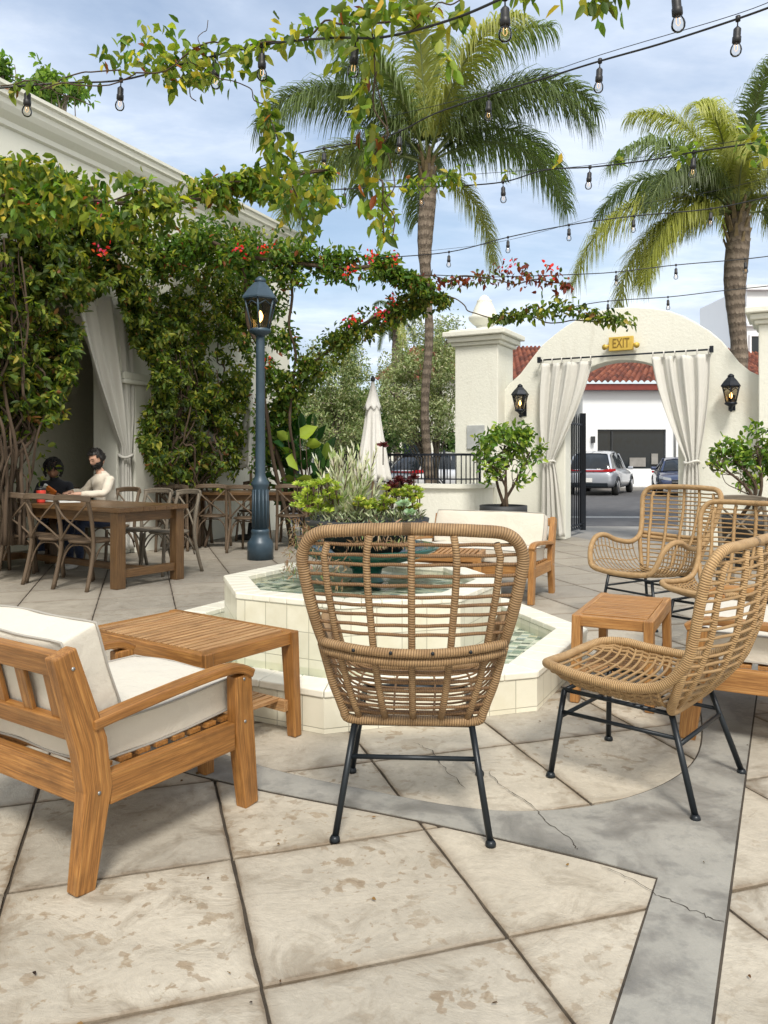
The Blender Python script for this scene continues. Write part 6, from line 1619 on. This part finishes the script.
for s in (-1, 1): m.tube([Mh@V(s*.018, .086, .004), Mh@V(s*.030, .088, .001), Mh@V(s*.044, .078, .004)], [.002, .0035, .002], 5)
m.build('eyelids', m_plain('eyelash', (.05, .025, .02), .6), man)
m = MB()
for k in range(260):
    a = rd_.uniform(-1.25, 1.25); z = rd_.uniform(-.112, -.045)
    if abs(a) < .28 and -.072 < z < -.055: continue
    if z > -.06 and abs(a) < .9 and abs(a) > .34: continue
    kz = 1-.28*(z/.112)**2; p0 = Mh@V(math.sin(a)*.078*kz, math.cos(a)*.094*(1-.10*(z/.112)**2)+.006, z)
    dr = (Mh.to_3x3()@V(math.sin(a)*.5, math.cos(a)*.6, -.9)).normalized(); m.tube([p0-dr*.004, p0+dr*.012], [.0045, .0015], 4)
m.build('beard_tufts', HAIR, man)
# the companion, bent low over the table with dark curly hair
cp = T0+U*2.42+VV*.98; dup(x0, cp, math.atan2(-.25, -.95), 'cross-back chair the curly-haired person sits on')
hands2 = ((V(-.25, .24, .80), V(-.09, .40, .88)), (V(.25, .24, .80), V(.09, .40, .88)))
V2, E2 = seated(.10, hands2, V(0, .6, .8).normalized())
V2 = [(v[0]*.86, *[x*.86 for x in v[1:]]) for v in V2]
V2 = [(v[0]+V(0, 0, .075), *v[1:]) for v in V2]
hc2 = V(0, .27, 1.145)
crz = mrz+R(150)-R(60)
kid, Mk = person('person with dark curly hair bent over the table holding an orange packet', (cp.x, cp.y, 0), math.atan2(-.25, -.95)+0, SKIN_DARK, Matrix.Rotation(R(-30), 3, 'X'), hc2, V2, E2)
h2s = tuple((a*.86+V(0, 0, .075), b*.86+V(0, 0, .075)) for a, b in hands2)
overlay('dark_top', kid, lambda p: p.z > .58 and p.z < 1.10 and not near_hand(p, h2s) and not ((Mk.inverted()@p).length < .135 and (Mk.inverted()@p).z > -.09), .012, DARK_CLOTH, kid)
overlay('trousers', kid, lambda p: p.z <= .62 and p.z > .17 and not near_hand(p, h2s), .008, JEANS, kid)
overlay('shoes', kid, lambda p: p.z <= .17, .010, SHOE, kid)
m = MB(); rd_ = random.Random(3)
for k in range(420):
    a, b = rd_.uniform(0, 2*PI), math.acos(rd_.uniform(-.55, 1)); n_ = V(math.sin(b)*math.cos(a), math.sin(b)*math.sin(a), math.cos(b))
    if n_.y > .55 and n_.z < .35: continue
    p = Mk@V(n_.x*.105, n_.y*.12-.012, n_.z*.135); t = n_.cross(V(rd_.random()-.5, rd_.random()-.5, rd_.random()-.5)).normalized()
    m.tube([p+t*.012*math.cos(q)+n_*.012*math.sin(q)+V(0, 0, -.0022*q) for q in [x*.9 for x in range(9)]], .0045, 4)
m.build('curly_hair', HAIR, kid)
# things on the table
q = at(40, 491, 8.55)
def on_table(px, Y): X = (px-CX)/F*Y; return V(X, Y, .789)
c = on_table(41, 8.30); r = thing('drink_tumbler', 'coral red insulated tumbler on the dining table, left of the curly-haired person', 'tumbler', c)
m = MB(); m.lathe([(.040, 0), (.045, .01), (.049, .13), (.049, .135)], (0, 0, 0), 20); m.build('cup', RED_PLASTIC, r)
m = MB(); m.lathe([(.050, .136), (.050, .155), (.035, .162), (.012, .165), (.012, .18), (0, .18)], (0, 0, 0), 20); m.build('lid', SOCKET, r)
Mw = Matrix.Translation(kid.location)@Matrix.Rotation(kid.rotation_euler.z, 4, 'Z')
hm = (Mw@((h2s[0][1]+h2s[1][1])/2+V(0, .085, .03)))
r = thing('snack_packet', 'orange and white packet held in the hands of the curly-haired person', 'packet', hm)
m = MB(); rt_ = Matrix.Rotation(R(35), 3, 'Y')@Matrix.Rotation(R(20), 3, 'X'); m.box((0, 0, .02), (.13, .03, .09), rot=rt_); m.build('packet', ORANGE, r, bevel=.012)
m = MB(); m.box(rt_@V(-.085, 0, 0)+V(0, 0, .02), (.045, .032, .085), rot=rt_); m.build('white_end', WHITE_PAPER, r, bevel=.01)
c = on_table(72, 8.55)
for k, (px, Y, a, lb) in enumerate(((70, 8.45, .4, 'white sheet of paper lying in front of the man'), (52, 8.65, 1.0, 'white paper on the table in front of the curly-haired person'))):
    p = on_table(px, Y); m = MB(); m.box((0, 0, .002), (.21, .29, .002)); o = m.build('paper_sheet', WHITE_PAPER); o.location = p; o.rotation_euler.z = a; tag(o, lb, 'paper')

sg = thing('street_sign', 'small white street sign on a post among the trees left of the closed umbrella', 'sign', V((314-CX)/F*19, 19, -.126))
m = MB(); m.tube([(0, 0, 0), (0, 0, 2.3)], .03, 8); m.build('post', STEEL, sg)
m = MB(); m.box((0, -.04, 1.86), (.26, .02, .42)); so_ = m.build('plate', WHITE_PAPER, sg, bevel=.005)
m = MB(); m.box((0, -.053, 1.92), (.16, .004, .12)); so2 = m.build('green_symbol', m_plain('sign_green', (.03, .25, .12), .5), sg); so2.parent = so_
# small dry leaves and bits lying on the paving
P = []; D = []
for k in range(50):
    y = random.uniform(1.6, 5.5); x = random.uniform(-.6, .6)*y
    P.append((x, y, .008)); a = random.uniform(0, 2*PI); D.append((math.cos(a), math.sin(a), .05))
lo_ = leaf_mesh('leaf_litter', np.array(P), np.array(D), rng.uniform(.006, .022, 50), .5, pick_cols(50, [(2, (.10, .05, .02)), (1, (.20, .12, .04)), (1, (.03, .02, .012))]), LEAF_MATT)
lo_['kind'] = 'stuff'
# ------------------------------------------------------------------ camera, light, sky
cam = bpy.data.cameras.new('camera'); co = bpy.data.objects.new('camera', cam); COL.objects.link(co)
co.location = (0, 0, CH); co.rotation_euler = (PI/2, 0, 0); cam.sensor_width = 36; cam.lens = F*36/1024; cam.shift_y = -(512-HY)/1024
cam.clip_end = 2000; cam.clip_start = .05; scene.camera = co
SUN_AZ, SUN_EL = R(174), R(52)          # sun behind us and to the left
sd_ = Vector((math.cos(SUN_EL)*math.sin(SUN_AZ), math.cos(SUN_EL)*math.cos(SUN_AZ), math.sin(SUN_EL)))
sun = bpy.data.lights.new('sun', 'SUN'); sun.energy = 2.8; sun.angle = R(14); sun.color = (1, .945, .86)
so = bpy.data.objects.new('sun', sun); COL.objects.link(so); so.rotation_euler = (-sd_).to_track_quat('-Z', 'Y').to_euler(); so.location = (-5, -8, 14)
wd = bpy.data.worlds.new('World'); scene.world = wd; wd.use_nodes = True; nt = wd.node_tree; nt.nodes.clear()
def wn(t, **k):
    x = nt.nodes.new(t)
    for a, b in k.items(): setattr(x, a, b)
    return x
sky = wn('ShaderNodeTexSky', sky_type='NISHITA'); sky.sun_disc = False; sky.sun_elevation = SUN_EL; sky.sun_rotation = SUN_AZ; sky.air_density = 1.3; sky.dust_density = 1.5; sky.ozone_density = 1.5
tc_ = wn('ShaderNodeTexCoord'); sep = wn('ShaderNodeSeparateXYZ'); nt.links.new(tc_.outputs['Generated'], sep.inputs[0])
def wm(op, a, b):
    x = wn('ShaderNodeMath', operation=op)
    for i, v in enumerate((a, b)):
        if isinstance(v, (int, float)): x.inputs[i].default_value = v
        else: nt.links.new(v, x.inputs[i])
    return x.outputs[0]
zz = wm('ADD', wm('MAXIMUM', sep.outputs[2], 0.0), .16)
cmb = wn('ShaderNodeCombineXYZ'); nt.links.new(wm('DIVIDE', sep.outputs[0], zz), cmb.inputs[0]); nt.links.new(wm('DIVIDE', sep.outputs[1], zz), cmb.inputs[1])
mp_ = wn('ShaderNodeMapping'); nt.links.new(cmb.outputs[0], mp_.inputs[0]); mp_.inputs['Location'].default_value = (3.1, 1.4, 0); mp_.inputs['Scale'].default_value = (.8, 1.3, 1)
def wnoise(sc, det, rg, dist=0.0):
    x = wn('ShaderNodeTexNoise'); nt.links.new(mp_.outputs[0], x.inputs['Vector']); x.inputs['Scale'].default_value = sc; x.inputs['Detail'].default_value = det; x.inputs['Roughness'].default_value = rg; x.inputs['Distortion'].default_value = dist; return x.outputs['Fac']
def wramp(s, stops):
    r = wn('ShaderNodeValToRGB'); nt.links.new(s, r.inputs[0]); e = r.color_ramp.elements
    while len(e) < len(stops): e.new(.5)
    for i, (p, c) in enumerate(stops): e[i].position = p; e[i].color = (c, c, c, 1) if isinstance(c, (int, float)) else (*c, 1)
    return r.outputs[0]
dens = wramp(wnoise(.85, 8, .55, .3), [(.34, .25), (.48, .65), (.60, .97)])
shade = wramp(wnoise(1.5, 7, .6, .2), [(.32, (3.5, 4.15, 5.2)), (.48, (4.8, 5.45, 6.5)), (.60, (6.8, 7.2, 7.8))])
mx = wn('ShaderNodeMix', data_type='RGBA'); nt.links.new(dens, mx.inputs[0]); nt.links.new(sky.outputs[0], mx.inputs[6]); back = wramp(wm('ADD', wm('MULTIPLY', sep.outputs[1], -.5), .5), [(.35, 0.0), (.7, 1.0)])
mb_ = wn('ShaderNodeMix', data_type='RGBA'); nt.links.new(back, mb_.inputs[0]); nt.links.new(shade, mb_.inputs[6]); mb_.inputs[7].default_value = (8.2, 7.8, 7.0, 1); nt.links.new(mb_.outputs[2], mx.inputs[7])  # unseen warm white cloud glow added behind the camera to warm the fill light
bg = wn('ShaderNodeBackground'); bg.inputs[1].default_value = .135; nt.links.new(mx.outputs[2], bg.inputs[0]); wo_ = wn('ShaderNodeOutputWorld'); nt.links.new(bg.outputs[0], wo_.inputs[0])
scene.view_settings.view_transform = 'Standard'; scene.view_settings.look = 'None'; scene.view_settings.exposure = .33; scene.view_settings.gamma = 1
scene.render.engine = 'CYCLES'; cy = scene.cycles; cy.use_denoising = True; cy.max_bounces = 8; cy.diffuse_bounces = 3; cy.glossy_bounces = 3; cy.transparent_max_bounces = 12; cy.transmission_bounces = 4
cy.sample_clamp_indirect = 6; cy.use_adaptive_sampling = True; cy.adaptive_threshold = .02
try: cy.denoiser = 'OPENIMAGEDENOISE'
except Exception: pass
scene.render.film_transparent = False
